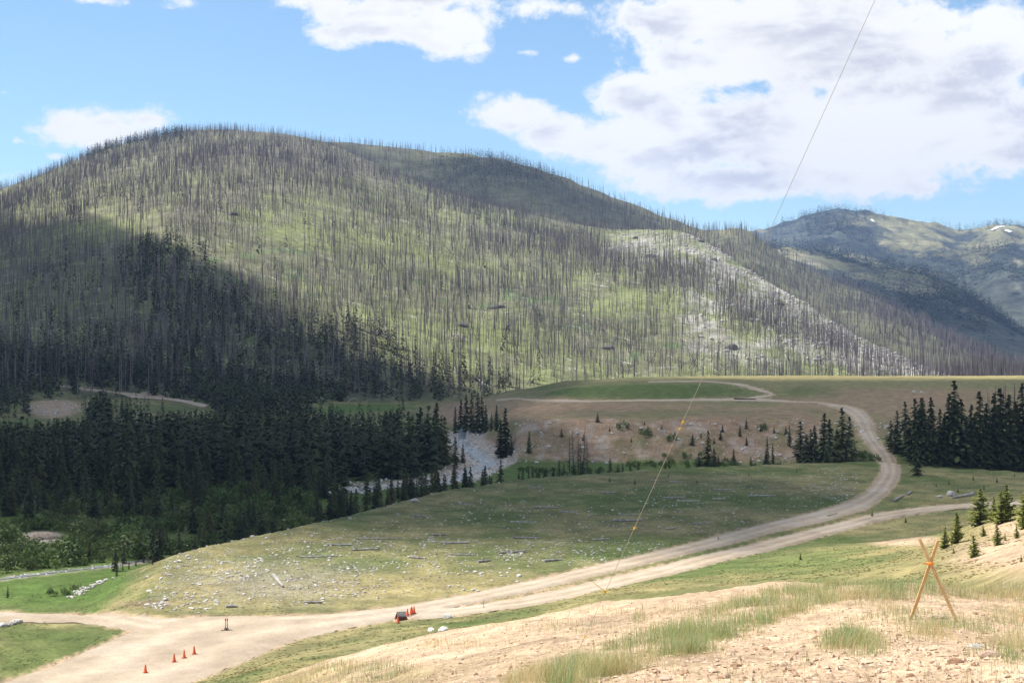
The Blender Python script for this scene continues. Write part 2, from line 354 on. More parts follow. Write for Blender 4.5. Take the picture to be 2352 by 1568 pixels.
def attr_material(name, attr, rough=0.95, spec=0.1, bump=0.5, fine=(0.8, 5.0), bdist=0.15, trans=0.0, mottle=0.35):
    """colour from a stored surface-colour attribute, broken up by noise at two sizes"""
    m = bpy.data.materials.new(name); m.use_nodes = True; nt = m.node_tree; N, L = nt.nodes, nt.links
    b = N['Principled BSDF']; b.inputs['Roughness'].default_value = rough; b.inputs['Specular IOR Level'].default_value = spec
    a = N.new('ShaderNodeAttribute'); a.attribute_name = attr; tc = N.new('ShaderNodeTexCoord')
    col = a.outputs['Color']
    for k, s in enumerate(fine):
        n = N.new('ShaderNodeTexNoise'); n.inputs['Scale'].default_value = s; n.inputs['Detail'].default_value = 5; n.inputs['Roughness'].default_value = 0.65
        L.new(tc.outputs['Object'], n.inputs['Vector'])
        mr = N.new('ShaderNodeMapRange'); mr.inputs[1].default_value = 0.3; mr.inputs[2].default_value = 0.7; mr.inputs[3].default_value = 1-mottle; mr.inputs[4].default_value = 1+mottle
        L.new(n.outputs['Fac'], mr.inputs[0]); vm = N.new('ShaderNodeVectorMath'); vm.operation = 'SCALE'; L.new(col, vm.inputs[0]); L.new(mr.outputs[0], vm.inputs['Scale']); col = vm.outputs[0]
        if bump and k == len(fine)-1:
            bp = N.new('ShaderNodeBump'); bp.inputs['Strength'].default_value = bump; bp.inputs['Distance'].default_value = bdist
            L.new(n.outputs['Fac'], bp.inputs['Height']); L.new(bp.outputs[0], b.inputs['Normal'])
    L.new(col, b.inputs['Base Color'])
    if trans:
        tr = N.new('ShaderNodeBsdfTranslucent'); L.new(col, tr.inputs[0]); ms = N.new('ShaderNodeMixShader'); ms.inputs[0].default_value = trans
        L.new(b.outputs[0], ms.inputs[1]); L.new(tr.outputs[0], ms.inputs[2]); L.new(ms.outputs[0], N['Material Output'].inputs[0])
    MATS[name] = m; return m

# ------------------------------------------------------------------ ground colours (of the soil and plants themselves)
TAN = np.array([0.485, 0.350, 0.232]); STRAW = np.array([0.285, 0.235, 0.105]); DRY = np.array([0.165, 0.155, 0.072])
GREEN = np.array([0.092, 0.122, 0.036]); LUSH = np.array([0.078, 0.128, 0.028]); RED = np.array([0.255, 0.172, 0.112]); GRAVEL = np.array([0.36, 0.31, 0.255])
def blob(px, py, cx, cy, rx, ry, soft=0.5, wob=None):
    d = np.hypot((px-cx)/rx, (py-cy)/ry)
    if wob is not None: d = d+wob
    return 1-sstep(d, 1-soft, 1+soft*0.5)
ROADS = {}
def mixc(c, d, w): return c*(1-w[..., None])+np.asarray(d)*w[..., None]
def ground_colors(x, Y, z):
    Yc = np.maximum(Y, 3); px = CX+F*x/Yc; py = CY-F*z/Yc
    n1 = fbm(x/20, Y/20, 31, 4); n2 = fbm(x/5, Y/5, 32, 4); n3 = fbm(x/1.6, Y/1.6, 33, 4); nb = fbm(x/60, Y/60, 34, 3)
    wob = 0.5*n1+0.35*n2
    mix = lambda c, d, w: c*(1-w[..., None])+d*w[..., None]
    c = mix(np.broadcast_to(GREEN, x.shape+(3,)), DRY, np.clip(0.55+0.9*n1+0.5*n2, 0, 1))
    fl = sstep(z, -30.0, -31.0)*(Y < 420)
    c = mix(c, LUSH, fl*np.clip(0.75+0.6*n2, 0, 1))
    # bench meadow
    c = mix(c, STRAW, 0.55*np.clip(0.25+n2+0.6*n1, 0, 1)*(1-fl)*(Y > 100))
    c = mix(c, GREEN*1.15, blob(px, py, 1500, 1255, 480, 30, 0.7, wob)*0.7)
    c = mix(c, STRAW*1.05, blob(px, py, 1000, 1355, 420, 38, 0.6, wob)*0.75)
    c = mix(c, GRAVEL*0.8, blob(px, py, 620, 1345, 260, 55, 0.8, wob)*0.45)
    # mesa: reddish bare soil, green banks
    ms = sstep(z, -26, -24)*(Y > 360)*(Y < 730)
    c = mix(c, DRY*1.05, ms*0.8)
    c = mix(c, RED, ms*np.clip(0.40+1.0*n1+0.5*nb, 0, 0.9)*sstep(py, 885, 905))
    c = mix(c, RED*1.05, blob(px, py, 1300, 938, 260, 22, 0.7, wob)*0.7)
    c = mix(c, RED*1.0, blob(px, py, 2080, 920, 230, 34, 0.7, wob)*0.7)
    c = mix(c, DRY*0.9, blob(px, py, 1550, 948, 260, 12, 0.7, wob)*0.8)
    bank = ((Y > 366) & (Y < 404) & (z < -22.3) & (z > -31.6) & (px > 1100) & (px < 1900))*1.0
    c = mix(c, RED*1.1, bank*np.clip(0.75+0.7*n2, 0.1, 1)); c = mix(c, GRAVEL*0.8, bank*np.clip(n3*2.0+n2*1.2-0.15, 0, 0.8))
    c = mix(c, LUSH*0.85, blob(px, py, 1480, 898, 270, 20, 0.4, wob*0.5)*0.8*(Y > 480))
    c = mix(c, GREEN*0.9, blob(px, py, 1850, 900, 60, 14, 0.6, wob)*0.6)
    c = mix(c, STRAW*0.95, sstep(Y+25*n1, 575, 650)*sstep(px, 1500, 1750)*0.75*(Y < 740))
    # tan mound and side slope left of the mesa
    c = mix(c, RED*1.1, blob(px, py, 1140, 1018, 70, 22, 0.5, wob)*(Y > 340))
    c = mix(c, RED*1.1, blob(px, py, 1060, 948, 80, 26, 0.5, wob)*(Y > 430))
    c = mix(c, LUSH*1.1, blob(px, py, 820, 938, 130, 10, 0.5, wob)*(Y > 430))
    # creek gravel
    ck = seg_dist(x, Y, CREEK); c = mix(c, GRAVEL*1.1, sstep(ck+2.0*n2, 9, 6.5)*(Y > 320))
    ck2 = seg_dist(x, Y, CREEK2); c = mix(c, GRAVEL*0.9, sstep(ck2+1.2*n2, 1.9, 0.8))
    # spoil in the left background
    c = mix(c, TAN*0.72, blob(px, py, 125, 935, 62, 22, 0.5, wob)*(Y > 430))
    c = mix(c, GRAVEL*1.1, blob(px, py, 100, 1232, 48, 14, 0.4, wob)*(Y < 300))
    c = mix(c, LUSH, blob(px, py, 160, 1355, 260, 40, 0.5, wob)*0.85*(Y < 230)*(z < -28.4))
    c = mix(c, GREEN*1.0, blob(px, py, 110, 1490, 210, 50, 0.5, wob)*0.8)
    c = mix(c, RED*0.85, blob(px, py, 340, 1385, 110, 10, 0.6, wob)*0.6)
    # slope below the road, right-hand slope with bare patches
    sl = sstep(z, -26.8, -25.5)*(Y > 40)*(Y < 240)
    c = mix(c, STRAW*0.95, sl*np.clip(0.5+0.8*n1+0.6*n2, 0, 1)*0.8)
    c = mix(c, GREEN*1.25, sl*blob(px, py, 1830, 1290, 260, 45, 0.7, wob)*0.75); c = mix(c, GREEN*1.1, sl*blob(px, py, 1980, 1225, 230, 14, 0.6, wob)*0.7)
    c = mix(c, TAN*0.95, sl*blob(px, py, 2080, 1242, 105, 13, 0.6, wob*0.8)*0.9)
    c = mix(c, TAN*0.95, sl*blob(px, py, 2330, 1275, 170, 62, 0.6, wob*0.8)*0.9)
    c = mix(c, TAN*0.95, sl*blob(px, py, 2330, 1215, 90, 26, 0.5, wob*0.8)*0.9)
    c = mix(c, STRAW*1.1, sl*blob(px, py, 2150, 1315, 260, 22, 0.8, wob)*0.6)
    c = mix(c, DRY*1.2, sl*blob(px, py, 850, 1480, 330, 24, 0.7, wob)*0.6)
    # near spur: bare sandy gravel
    nr = sstep(Y, 52, 41)
    c = mix(c, TAN*0.98, nr*np.clip(0.93+0.3*n2, 0, 1))
    c = mix(c, STRAW*1.05, nr*blob(px, py, 700, 1560, 420, 40, 0.7, wob)*0.55)
    c = mix(c, STRAW*0.9, nr*blob(px, py, 2250, 1352, 520, 20, 0.6, wob)*0.7)
    # trodden margins beside the roads
    for nm, (lp, rp, wmar) in ROADS.items():
        pl = list(map(tuple, lp[:, :2])); pr = list(map(tuple, rp[:, :2])); poly = pl+pr[::-1]
        sub = (x > min(p[0] for p in poly)-6) & (x < max(p[0] for p in poly)+6) & (Y > min(p[1] for p in poly)-6) & (Y < max(p[1] for p in poly)+6)
        if not sub.any(): continue
        d = np.minimum(seg_dist(x[sub], Y[sub], pl), seg_dist(x[sub], Y[sub], pr)); d = np.where(inside(x[sub], Y[sub], poly), -d, d)
        w = np.zeros(x.shape); w[sub] = sstep(d+0.9*wmar*n3[sub], wmar, 0.0)*0.85
        c = mix(c, TAN*0.86, w)
    c = c*(1+0.16*n3+0.10*n2)[..., None]
    return np.clip(c, 0.01, 0.8)

# ------------------------------------------------------------------ roads: paired edge pixels, draped on the ground
ROAD_PAIRS = {
 'dirt_road': ([(-160,1620),(60,1547),(200,1492),(300,1449),(430,1416),(700,1411),(950,1386),(1200,1336),(1500,1266),(1800,1191),(1900,1166),(1985,1131),(2020,1090),(2022,1066),(2003,1036),(1978,1002),(1963,968),(1938,944),(1880,926),(1800,919),(1740,916)],
               [(300,1630),(420,1575),(500,1542),(570,1514),(690,1466),(850,1432),(1000,1401),(1210,1359),(1510,1288),(1810,1214),(1915,1190),(2000,1162),(2052,1118),(2066,1080),(2055,1056),(2032,1028),(2012,1000),(2003,966),(1960,934),(1830,924),(1740,921)], 0.7),
 'side_road': ([(960,1392),(1060,1393),(1200,1369),(1400,1324),(1600,1277),(1800,1230),(2000,1181),(2110,1165),(2230,1155),(2400,1144),(2700,1132)],
               [(900,1424),(1060,1412),(1210,1391),(1410,1350),(1610,1301),(1810,1252),(2005,1200),(2115,1179),(2235,1166),(2400,1156),(2700,1144)], 0.6),
 'gravel_track': ([(-260,1404),(-80,1400),(60,1406),(200,1410),(330,1412),(460,1414)], [(-260,1424),(-80,1422),(60,1427),(190,1429),(300,1446),(430,1462)], 0.6),
 'far_track': ([(118,883),(200,893),(290,902),(380,913),(480,931)],[(122,889),(200,899),(285,908),(375,919),(470,938)], 1.5),
 'mesa_track': ([(1760,915),(1650,915),(1500,917),(1350,919),(1230,917),(1140,917)], [(1760,921),(1650,920),(1500,921),(1350,923),(1230,921),(1140,920)], 0.8),
 'loop_track': ([(1700,915),(1745,909),(1766,905),(1735,896),(1690,884),(1640,878),(1560,877),(1490,878)], [(1715,918),(1762,911),(1778,905),(1748,893),(1700,881),(1640,875.5),(1560,874.5),(1490,875.5)], 0.5),
}
def resample(P, n):
    P = np.asarray(P, float); k = np.arange(len(P)); t = np.linspace(0, len(P)-1, n)
    return np.stack([smooth1d(k, P[:, j], t) for j in range(P.shape[1])], 1)
zsurf = lambda x, Y: np.maximum(np.where(np.asarray(Y) < 985, zg(x, Y), -99), zA(x, Y))
for nm, (lp, rp, w) in ROAD_PAIRS.items():
    zf, yf = (zsurf, np.geomspace(400, 900, 1500)) if nm == 'far_track' else (None, None)
    Lw = hit([p[0] for p in lp], [p[1] for p in lp], zf, yf); Rw = hit([p[0] for p in rp], [p[1] for p in rp], zf, yf)
    if nm == 'dirt_road':                       # the two lowest pairs lie below the frame: carry the road straight on
        pass
    n = 260 if nm in ('dirt_road', 'side_road') else 110
    ROADS[nm] = (resample(Lw, n), resample(Rw, n), w)
# sink the ground a little under the roads
for nm, (lp, rp, w) in ROADS.items():
    pl = list(map(tuple, lp[:, :2])); pr = list(map(tuple, rp[:, :2])); poly = pl+pr[::-1]
    mx = [min(p[0] for p in poly)-3, max(p[0] for p in poly)+3, min(p[1] for p in poly)-3, max(p[1] for p in poly)+3]
    sub = (GX > mx[0]) & (GX < mx[1]) & (GY > mx[2]) & (GY < mx[3])
    ROADS[nm] = (lp, rp, w)
    d = np.minimum(seg_dist(GX[sub], GY[sub], pl), seg_dist(GX[sub], GY[sub], pr)); d = np.where(inside(GX[sub], GY[sub], poly), -d, d)
    D = np.zeros(GX.shape); D[sub] = sstep(d, 0.0, -0.5); ROADS[nm] = (lp, rp, w); 
    globals().setdefault('SINK', np.zeros(GX.shape)); SINK = np.maximum(SINK, D)

ground_mat = attr_material('ground_soil_and_grass', 'surface', bump=0.9, fine=(0.35, 2.2, 11.0), bdist=0.10, mottle=0.32)
gc = ground_colors(GX, GY, GZ)
gv = np.stack([GX, GY, GZ-0.22*SINK], -1).reshape(-1, 3)
structure(link('ground', mesh_np('ground', gv, quads(len(GV), len(GU)), ground_mat, True, {'surface': gc.reshape(-1, 3)})))

road_mat = attr_material('packed_tan_road', 'surface', bump=0.5, fine=(0.6, 4.0), bdist=0.08, mottle=0.14)
for nm, (lp, rp, w) in ROADS.items():
    n = len(lp); K = 15; t = np.linspace(0, 1, K)[None, :, None]
    jl = fbm(np.arange(n)/3.0, np.zeros(n), 101, 3); jr = fbm(np.arange(n)/3.0, np.ones(n)*50, 102, 3)
    wd = np.hypot(*(lp-rp)[:, :2].T); e = np.minimum(0.55, wd*0.10)
    dirv = (rp-lp)[:, :2]/wd[:, None]
    l2 = lp[:, :2]-dirv*(jl*e)[:, None]; r2 = rp[:, :2]+dirv*(jr*e)[:, None]
    P = l2[:, None, :]*(1-t)+r2[:, None, :]*t
    z = (zsurf if nm == 'far_track' else zg)(P[..., 0], P[..., 1])
    tt = t[..., 0]; prof = np.sin(np.pi*tt)*0.10-0.05*np.exp(-((tt-0.34)/0.07)**2)-0.05*np.exp(-((tt-0.66)/0.07)**2)
    lift = {'dirt_road': 0.03, 'side_road': 0.055, 'gravel_track': 0.045, 'far_track': 0.35, 'mesa_track': 0.05, 'loop_track': 0.07}[nm]
    z = z+lift+prof*np.minimum(1, wd/6)[:, None]; z[:, 0] -= 0.12; z[:, -1] -= 0.12
    if nm == 'gravel_track': z[-14:] -= np.linspace(0, 0.16, 14)[:, None]
    if nm == 'side_road': z[:14] -= np.linspace(0.16, 0, 14)[:, None]
    cr = np.array([0.375, 0.302, 0.220]); X_, Y_ = P[..., 0], P[..., 1]; n1 = fbm(X_/9, Y_/9, 131, 4); n2 = fbm(X_/2.5, Y_/2.5, 132, 3); al = np.arange(n)[:, None]/6.0
    tr = np.exp(-((tt-0.30+0.05*fbm(al, al*0, 133, 2))/0.10)**2)+np.exp(-((tt-0.70+0.05*fbm(al, al*0+9, 134, 2))/0.10)**2)
    cc_ = np.broadcast_to(cr, P.shape[:2]+(3,))*(1+0.22*n1+0.16*n2+0.26*(tr-0.4))[..., None]; cc_ = mixc(cc_, np.array([0.30, 0.285, 0.26]), np.clip(0.5*n1+0.3*n2, 0, 0.6))
    structure(link(nm, mesh_np(nm, np.c_[P.reshape(-1, 2), z.ravel()], quads(n, K), road_mat, True, {'surface': np.clip(cc_, 0.05, 0.7).reshape(-1, 3)})))

# ------------------------------------------------------------------ hills and mountains
hill_mat = attr_material('hillside_soil', 'surface', bump=0.5, fine=(0.03, 0.22), bdist=1.0, mottle=0.35)
far_mat = attr_material('mountain_soil', 'surface', bump=0.6, fine=(0.006, 0.03), bdist=6.0, mottle=0.45)
def hill_mesh(name, fun, px0, px1, npx, Y0, Y1, nY, colorf, mat):
    px = np.linspace(px0, px1, npx); Ys = np.geomspace(Y0, Y1, nY)
    x = (px-CX)[None, :]/F*Ys[:, None]; Y = Ys[:, None]+0*x; z = fun(x, Y)
    z[-1] = -60
    c = colorf(x, Y, z)
    structure(link(name, mesh_np(name, np.stack([x, Y, z], -1).reshape(-1, 3), quads(nY, npx), mat, True, {'surface': c.reshape(-1, 3)})))
HG = np.array([0.165, 0.185, 0.080]); HB = np.array([0.120, 0.105, 0.085]); HR = np.array([0.36, 0.345, 0.32])
def rockiness(x, Y, z):
    px = CX+F*x/Y; py = CY-F*z/Y
    m = np.maximum.reduce([blob(px, py, 1640+k*70, 580+k*42, 130, 62, 0.9) for k in range(8)])
    m = np.maximum(m, 0.8*blob(px, py, 1480, 570, 90, 40, 0.8)); m = np.maximum(m, 0.7*blob(px, py, 1620, 740, 60, 110, 0.8))
    m = np.maximum(m, 0.6*blob(px, py, 1800, 800, 160, 50, 0.8)); return m
def col_A(x, Y, z):
    n1 = fbm(x/90, Y/130, 201, 4); n2 = fbm(x/18, Y/30, 202, 4); n3 = fbm(x/7, Y/10, 203, 3); px = CX+F*x/Y; py = CY-F*z/Y
    c = mixc(np.broadcast_to(HG, x.shape+(3,)), HB, np.clip(0.35+0.9*n1+0.7*n2, 0, 1)*0.8)
    c = mixc(c, np.array([0.085, 0.17, 0.035]), np.clip(1.6*n2+0.8*n1-0.55, 0, 1)*sstep(py, 480, 620)*0.8)
    c = mixc(c, HB*1.0, sstep(py, 520, 340)*0.5)
    r = rockiness(x, Y, z); c = mixc(c, HR, np.clip(r*1.2*(0.5+1.2*n2+1.3*n3), 0, 1)*0.78)
    c = mixc(c, np.array([0.30, 0.27, 0.22]), np.clip(2*n3+n2-0.9, 0, 1)*0.6)
    return np.clip(c, 0.01, 0.7)
def col_B(x, Y, z):
    n1 = fbm(x/150, Y/200, 211, 4); n2 = fbm(x/30, Y/45, 212, 4); px = CX+F*x/Y
    c = mixc(np.broadcast_to(np.array([0.09, 0.09, 0.06]), x.shape+(3,)), [0.15, 0.15, 0.08], np.clip(0.4+n1+0.6*n2, 0, 1))
    c = mixc(c, [0.27, 0.26, 0.24], np.clip(1.5*n2+0.6*n1-0.5, 0, 1)*0.7)
    return np.clip(c, 0.01, 0.7)
def col_C(x, Y, z):
    n1 = fbm(x/420, Y/600, 221, 5); n2 = fbm(x/90, Y/140, 222, 4); px = CX+F*x/Y; py = CY-F*z/Y
    n3 = fbm(x/26, Y/40, 223, 3); n2 = n2+0.45*n3
    c = mixc(np.broadcast_to(np.array([0.058, 0.066, 0.052]), x.shape+(3,)), [0.20, 0.19, 0.10], sstep(n1*1.1+0.6*n2+sstep(py, 590, 515)*0.5, 0.18, 0.55))
    c = mixc(c, [0.33, 0.29, 0.22], np.clip(2.0*n2+0.8*n1-0.85, 0, 1)*0.6)
    return np.clip(c, 0.01, 0.8)
hill_mesh('burned_hill', zA, -1100, 3400, 560, 590, 2700, 200, col_A, hill_mat)
hill_mesh('back_hill', zB, 350, 3400, 300, 980, 3300, 110, col_B, hill_mat)
hill_mesh('middle_ridge', zD, 1350, 3400, 240, 1900, 4600, 120, col_C, far_mat)
hill_mesh('far_mountain', zC, 1050, 3500, 340, 3300, 7600, 180, col_C, far_mat)
# low valley floor under everything out to the horizon
vf = np.array([[-7800, -800, -44], [7800, -800, -44], [7800, 8200, -44], [-7800, 8200, -44]], float)
structure(link('valley_floor', mesh_np('valley_floor', vf, np.array([[0, 1, 2, 3]]), material('valley_floor_soil', (0.13, 0.13, 0.07), 0.95, scale=0.01))))

# ------------------------------------------------------------------ clouds overhead (their shadows lie across the valley)
def cloud_material():
    m = bpy.data.materials.new('cloud_vapour'); m.use_nodes = True; N, L = m.node_tree.nodes, m.node_tree.links; N.clear()
    a = N.new('ShaderNodeAttribute'); a.attribute_name = 'vapour'; se = N.new('ShaderNodeSeparateColor'); L.new(a.outputs['Color'], se.inputs[0])
    d = N.new('ShaderNodeBsdfDiffuse'); d.inputs[0].default_value = (0.78, 0.78, 0.80, 1)
    t = N.new('ShaderNodeBsdfTranslucent'); t.inputs[0].default_value = (0.78, 0.78, 0.80, 1)
    ms = N.new('ShaderNodeMixShader'); ms.inputs[0].default_value = 0.5; L.new(d.outputs[0], ms.inputs[1]); L.new(t.outputs[0], ms.inputs[2])
    tr = N.new('ShaderNodeBsdfTransparent'); m2 = N.new('ShaderNodeMixShader'); L.new(se.outputs[0], m2.inputs[0]); L.new(tr.outputs[0], m2.inputs[1]); L.new(ms.outputs[0], m2.inputs[2])
    o = N.new('ShaderNodeOutputMaterial'); L.new(m2.outputs[0], o.inputs[0]); return m
cloud_mat = cloud_material()
def cloud(poly, zc, opacity, soft, seed, thick=130):
    """poly: (px, py, depth) corners of the shadow on the land; the cloud hangs up-sun of it"""
    P = []
    for px, py, Y in poly:
        if Y is None: Y = hit(px, py, zsurf, np.geomspace(620, 2300, 1800))[0][1]
        T = np.array([(px-CX)/F*Y, Y, (CY-py)/F*Y]); q = T+SUN*(zc-T[2])/SUN[2]; P.append((q[0], q[1]))
    xs = [p[0] for p in P]; ys = [p[1] for p in P]; n = 110; mg = soft*1.5
    X, Y = np.meshgrid(np.linspace(min(xs)-mg, max(xs)+mg, n), np.linspace(min(ys)-mg, max(ys)+mg, n))
    d = seg_dist(X, Y, P+[P[0]]); d = np.where(inside(X, Y, P), d, -d)
    d = d+soft*1.1*fbm(X/(soft*2.2), Y/(soft*2.2), seed, 5)
    w = sstep(d, -soft*0.55, soft*0.55); edge = np.minimum.reduce([X-X.min(), X.max()-X, Y-Y.min(), Y.max()-Y]); w = w*sstep(edge, 0, soft*0.4)
    lump = 0.6+0.5*fbm(X/140, Y/140, seed+3, 4)+0.4*np.abs(fbm(X/60, Y/60, seed+7, 3))
    top = zc+np.sqrt(w)*thick*lump+0.5; bot = zc-8*w-0.5
    al = 1-np.sqrt(np.clip(1-w*opacity, 0, 1))                     # the sun passes both faces
    V = np.r_[np.stack([X, Y, top], -1).reshape(-1, 3), np.stack([X, Y, bot], -1).reshape(-1, 3)]
    q = quads(n, n); keep = (w.ravel()[q].max(1) > 0.004); q = q[keep]
    me = mesh_np('cloud', V, [q, q[:, ::-1]+n*n], cloud_mat, True, {'vapour': np.repeat(np.r_[al.ravel(), al.ravel()][:, None], 3, 1)})
    return structure(link('cloud', me))
cloud([(-500,1240,225),(100,1240,222),(430,1235,218),(760,1230,212),(1100,1220,208),(1170,905,740),(1010,865,None),(860,815,None),(700,742,None),(520,655,None),(360,580,None),(150,535,None),(0,515,None),(-300,510,None),(-600,560,None),(-900,700,1300)], 900, 0.99, 45, 301)
cloud([(1000,1230,203),(1300,1232,203),(1500,1222,208),(1750,1195,222),(2000,1150,245),(2300,1130,262),(2700,1130,265),(2700,868,615),(1900,868,618),(1500,872,625),(1150,905,700),(1080,1000,460)], 900, 0.82, 45, 302)
cloud([(800,350,2650),(1000,350,2650),(1140,372,2600),(1270,402,2550),(1400,460,2450),(1420,515,2250),(1250,500,2100),(1050,430,2250),(850,375,2500)], 1300, 0.82, 90, 303)
cloud([(1780,585,3700),(1900,590,3800),(2080,622,3700),(2500,640,3900),(2700,800,2600),(2330,800,2150),(2200,760,2100),(2060,700,2400),(1900,640,2900)], 1500, 0.9, 160, 304)
cloud([(1700,560,5000),(1830,560,5000),(2000,600,4800),(2400,600,4800),(2700,560,5200),(2400,545,5600),(2150,560,5300),(1950,555,5200),(1860,535,5400)], 1700, 0.45, 160, 305)

# ------------------------------------------------------------------ haze: the blue air in front of the far mountains
hz = bpy.data.meshes.new('haze'); hx0, hx1, hy0, hy1, hz0, hz1 = -8000, 8000, -900, 8300, -62, 800
hv = [(x, y, z) for z in (hz0, hz1) for x, y in ((hx0, hy0), (hx1, hy0), (hx1, hy1), (hx0, hy1))]
hz.from_pydata(hv, [], [(0, 3, 2, 1), (4, 5, 6, 7), (0, 1, 5, 4), (1, 2, 6, 5), (2, 3, 7, 6), (3, 0, 4, 7)])
hm = bpy.data.materials.new('thin_blue_air'); hm.use_nodes = True; hm.node_tree.nodes.clear()
pv = hm.node_tree.nodes.new('ShaderNodeVolumePrincipled'); pv.inputs['Density'].default_value = 0.000062; pv.inputs['Color'].default_value = (0.38, 0.58, 1.0, 1)
pv.inputs['Anisotropy'].default_value = 0.1
mo = hm.node_tree.nodes.new('ShaderNodeOutputMaterial'); hm.node_tree.links.new(pv.outputs[0], mo.inputs['Volume'])
hz.materials.append(hm); ho = link('haze', hz); ho['kind'] = 'stuff'; ho['label'] = 'thin blue haze in the air before the far mountains'

# ------------------------------------------------------------------ plant and stone shapes
def conifer(seed, whorls=24, per=7, clumps=5, width=0.15, base=0.06, droop=0.35, ragged=0.35, cw=None):
    r = np.random.default_rng(seed); V, Fc = [], []
    for k in range(whorls):
        t = base+(1-base)*(k/(whorls-1))**0.92
        prof = width*1.18*(1-t)**0.72*min(1, 0.6+(t-base)*4)+0.007
        for j in range(max(3, int(per*(1-0.5*t)))):
            a = r.uniform(0, 2*math.pi); L = prof*(1-ragged*r.random())*(1.15 if r.random() < 0.15 else 1); tz = t+r.uniform(-0.5, 0.5)/whorls
            ca, sa = math.cos(a), math.sin(a)
            for c in range(clumps):
                f = (c+0.6+0.4*r.random())/clumps; rad = L*f
                z = tz-droop*L*f*f*1.2+r.normal(0, 0.004); w = (cw or (0.036 if clumps > 3 else 0.064))*(0.5+0.7*(1-t))*(1.15-0.5*f)
                c0 = np.array([ca*rad, sa*rad, z]); d = np.array([ca, sa, -droop*f*1.4]); p = np.array([-sa, ca, r.uniform(-0.8, 0.8)])
                i = len(V); V += [c0-d*w*1.1, c0+p*w*r.uniform(0.5, 1), c0+d*w*1.3, c0-p*w*r.uniform(0.5, 1)+np.array([0, 0, -w*0.5*r.random()])]
                Fc += [(i, i+1, i+2), (i, i+2, i+3)]
    i = len(V); V += [np.array([0.006, 0, 0.95]), np.array([-0.004, 0.005, 0.95]), np.array([-0.003, -0.005, 0.95]), np.array([0, 0, 1.02])]; Fc += [(i, i+1, i+3), (i+1, i+2, i+3), (i+2, i, i+3)]
    return np.array(V), np.array(Fc)
def cone_tube(r0, r1, z0, z1, n=6, bend=0.0):
    a = np.arange(n)*2*math.pi/n
    V = np.r_[np.c_[np.cos(a)*r0, np.sin(a)*r0, np.full(n, z0)], np.c_[np.cos(a)*r1+bend, np.sin(a)*r1, np.full(n, z1)]]
    i = np.arange(n); j = (i+1) % n; return V, np.r_[np.c_[i, j, j+n], np.c_[i, j+n, i+n]]
def snag(seed, branches=6, rad=0.014, n=3):
    r = np.random.default_rng(seed); V, Fc = cone_tube(rad, rad*0.22, -0.03, 1.0, n, r.uniform(-0.02, 0.02)); V = list(V); Fc = list(map(tuple, Fc))
    for k in range(branches):
        t = r.uniform(0.3, 0.97); a = r.uniform(0, 2*math.pi); L = r.uniform(0.02, 0.085)*(1.15-t); dz = r.uniform(-0.03, 0.03)*0.8
        i = len(V); V += [np.array([0, 0, t-0.006]), np.array([0, 0, t+0.010]), np.array([math.cos(a)*L, math.sin(a)*L, t+dz])]; Fc.append((i, i+1, i+2))
    return np.array(V), np.array(Fc)
def bush(seed, n=300, flat=0.62):
    r = np.random.default_rng(seed); V, Fc = [], []; lobes = r.normal(0, 1, (9, 3)); lobes /= np.linalg.norm(lobes, axis=1)[:, None]; lobes[:, 2] = np.abs(lobes[:, 2])*0.9; lobes *= np.array([0.52, 0.52, 0.55])
    for k in range(n):
        l = lobes[r.integers(9)]; d = r.normal(0, 1, 3); d /= np.linalg.norm(d); c = l+d*0.32*r.uniform(0.45, 1.0)+np.array([0, 0, 0.20])
        c[2] = max(c[2]*flat/0.62, 0.02); w = r.uniform(0.045, 0.10); p = r.normal(0, 1, 3); p /= np.linalg.norm(p); q = np.cross(p, d); q /= np.linalg.norm(q)+1e-9
        i = len(V); V += [c-p*w, c+q*w*0.7, c+p*w, c-q*w*0.7]; Fc += [(i, i+1, i+2), (i, i+2, i+3)]
    return np.array(V), np.array(Fc)
def icos(sub):
    g = (1+5**0.5)/2; V = [(-1, g, 0), (1, g, 0), (-1, -g, 0), (1, -g, 0), (0, -1, g), (0, 1, g), (0, -1, -g), (0, 1, -g), (g, 0, -1), (g, 0, 1), (-g, 0, -1), (-g, 0, 1)]
    Fc = [(0,11,5),(0,5,1),(0,1,7),(0,7,10),(0,10,11),(1,5,9),(5,11,4),(11,10,2),(10,7,6),(7,1,8),(3,9,4),(3,4,2),(3,2,6),(3,6,8),(3,8,9),(4,9,5),(2,4,11),(6,2,10),(8,6,7),(9,8,1)]
    V = [np.array(v)/np.linalg.norm(v) for v in V]
    for _ in range(sub):
        c = {}; F2 = []
        def mid(a, b):
            k = (min(a, b), max(a, b))
            if k not in c: m = V[a]+V[b]; V.append(m/np.linalg.norm(m)); c[k] = len(V)-1
            return c[k]
        for a, b, d in Fc: ab, bd, da = mid(a, b), mid(b, d), mid(d, a); F2 += [(a, ab, da), (b, bd, ab), (d, da, bd), (ab, bd, da)]
        Fc = F2
    return np.array(V), np.array(Fc)
def pebble(seed):
    r = np.random.default_rng(seed); V = np.array([(1, 0, 0), (0, 1, 0), (-1, 0, 0), (0, -1, 0), (0, 0, 0.7), (0, 0, -0.5)], float)*r.uniform(0.65, 1.2, (6, 3))+r.normal(0, 0.15, (6, 3)); V[:, 2] += 0.25
    return V, np.array([(0, 1, 4), (1, 2, 4), (2, 3, 4), (3, 0, 4), (1, 0, 5), (2, 1, 5), (3, 2, 5), (0, 3, 5)])
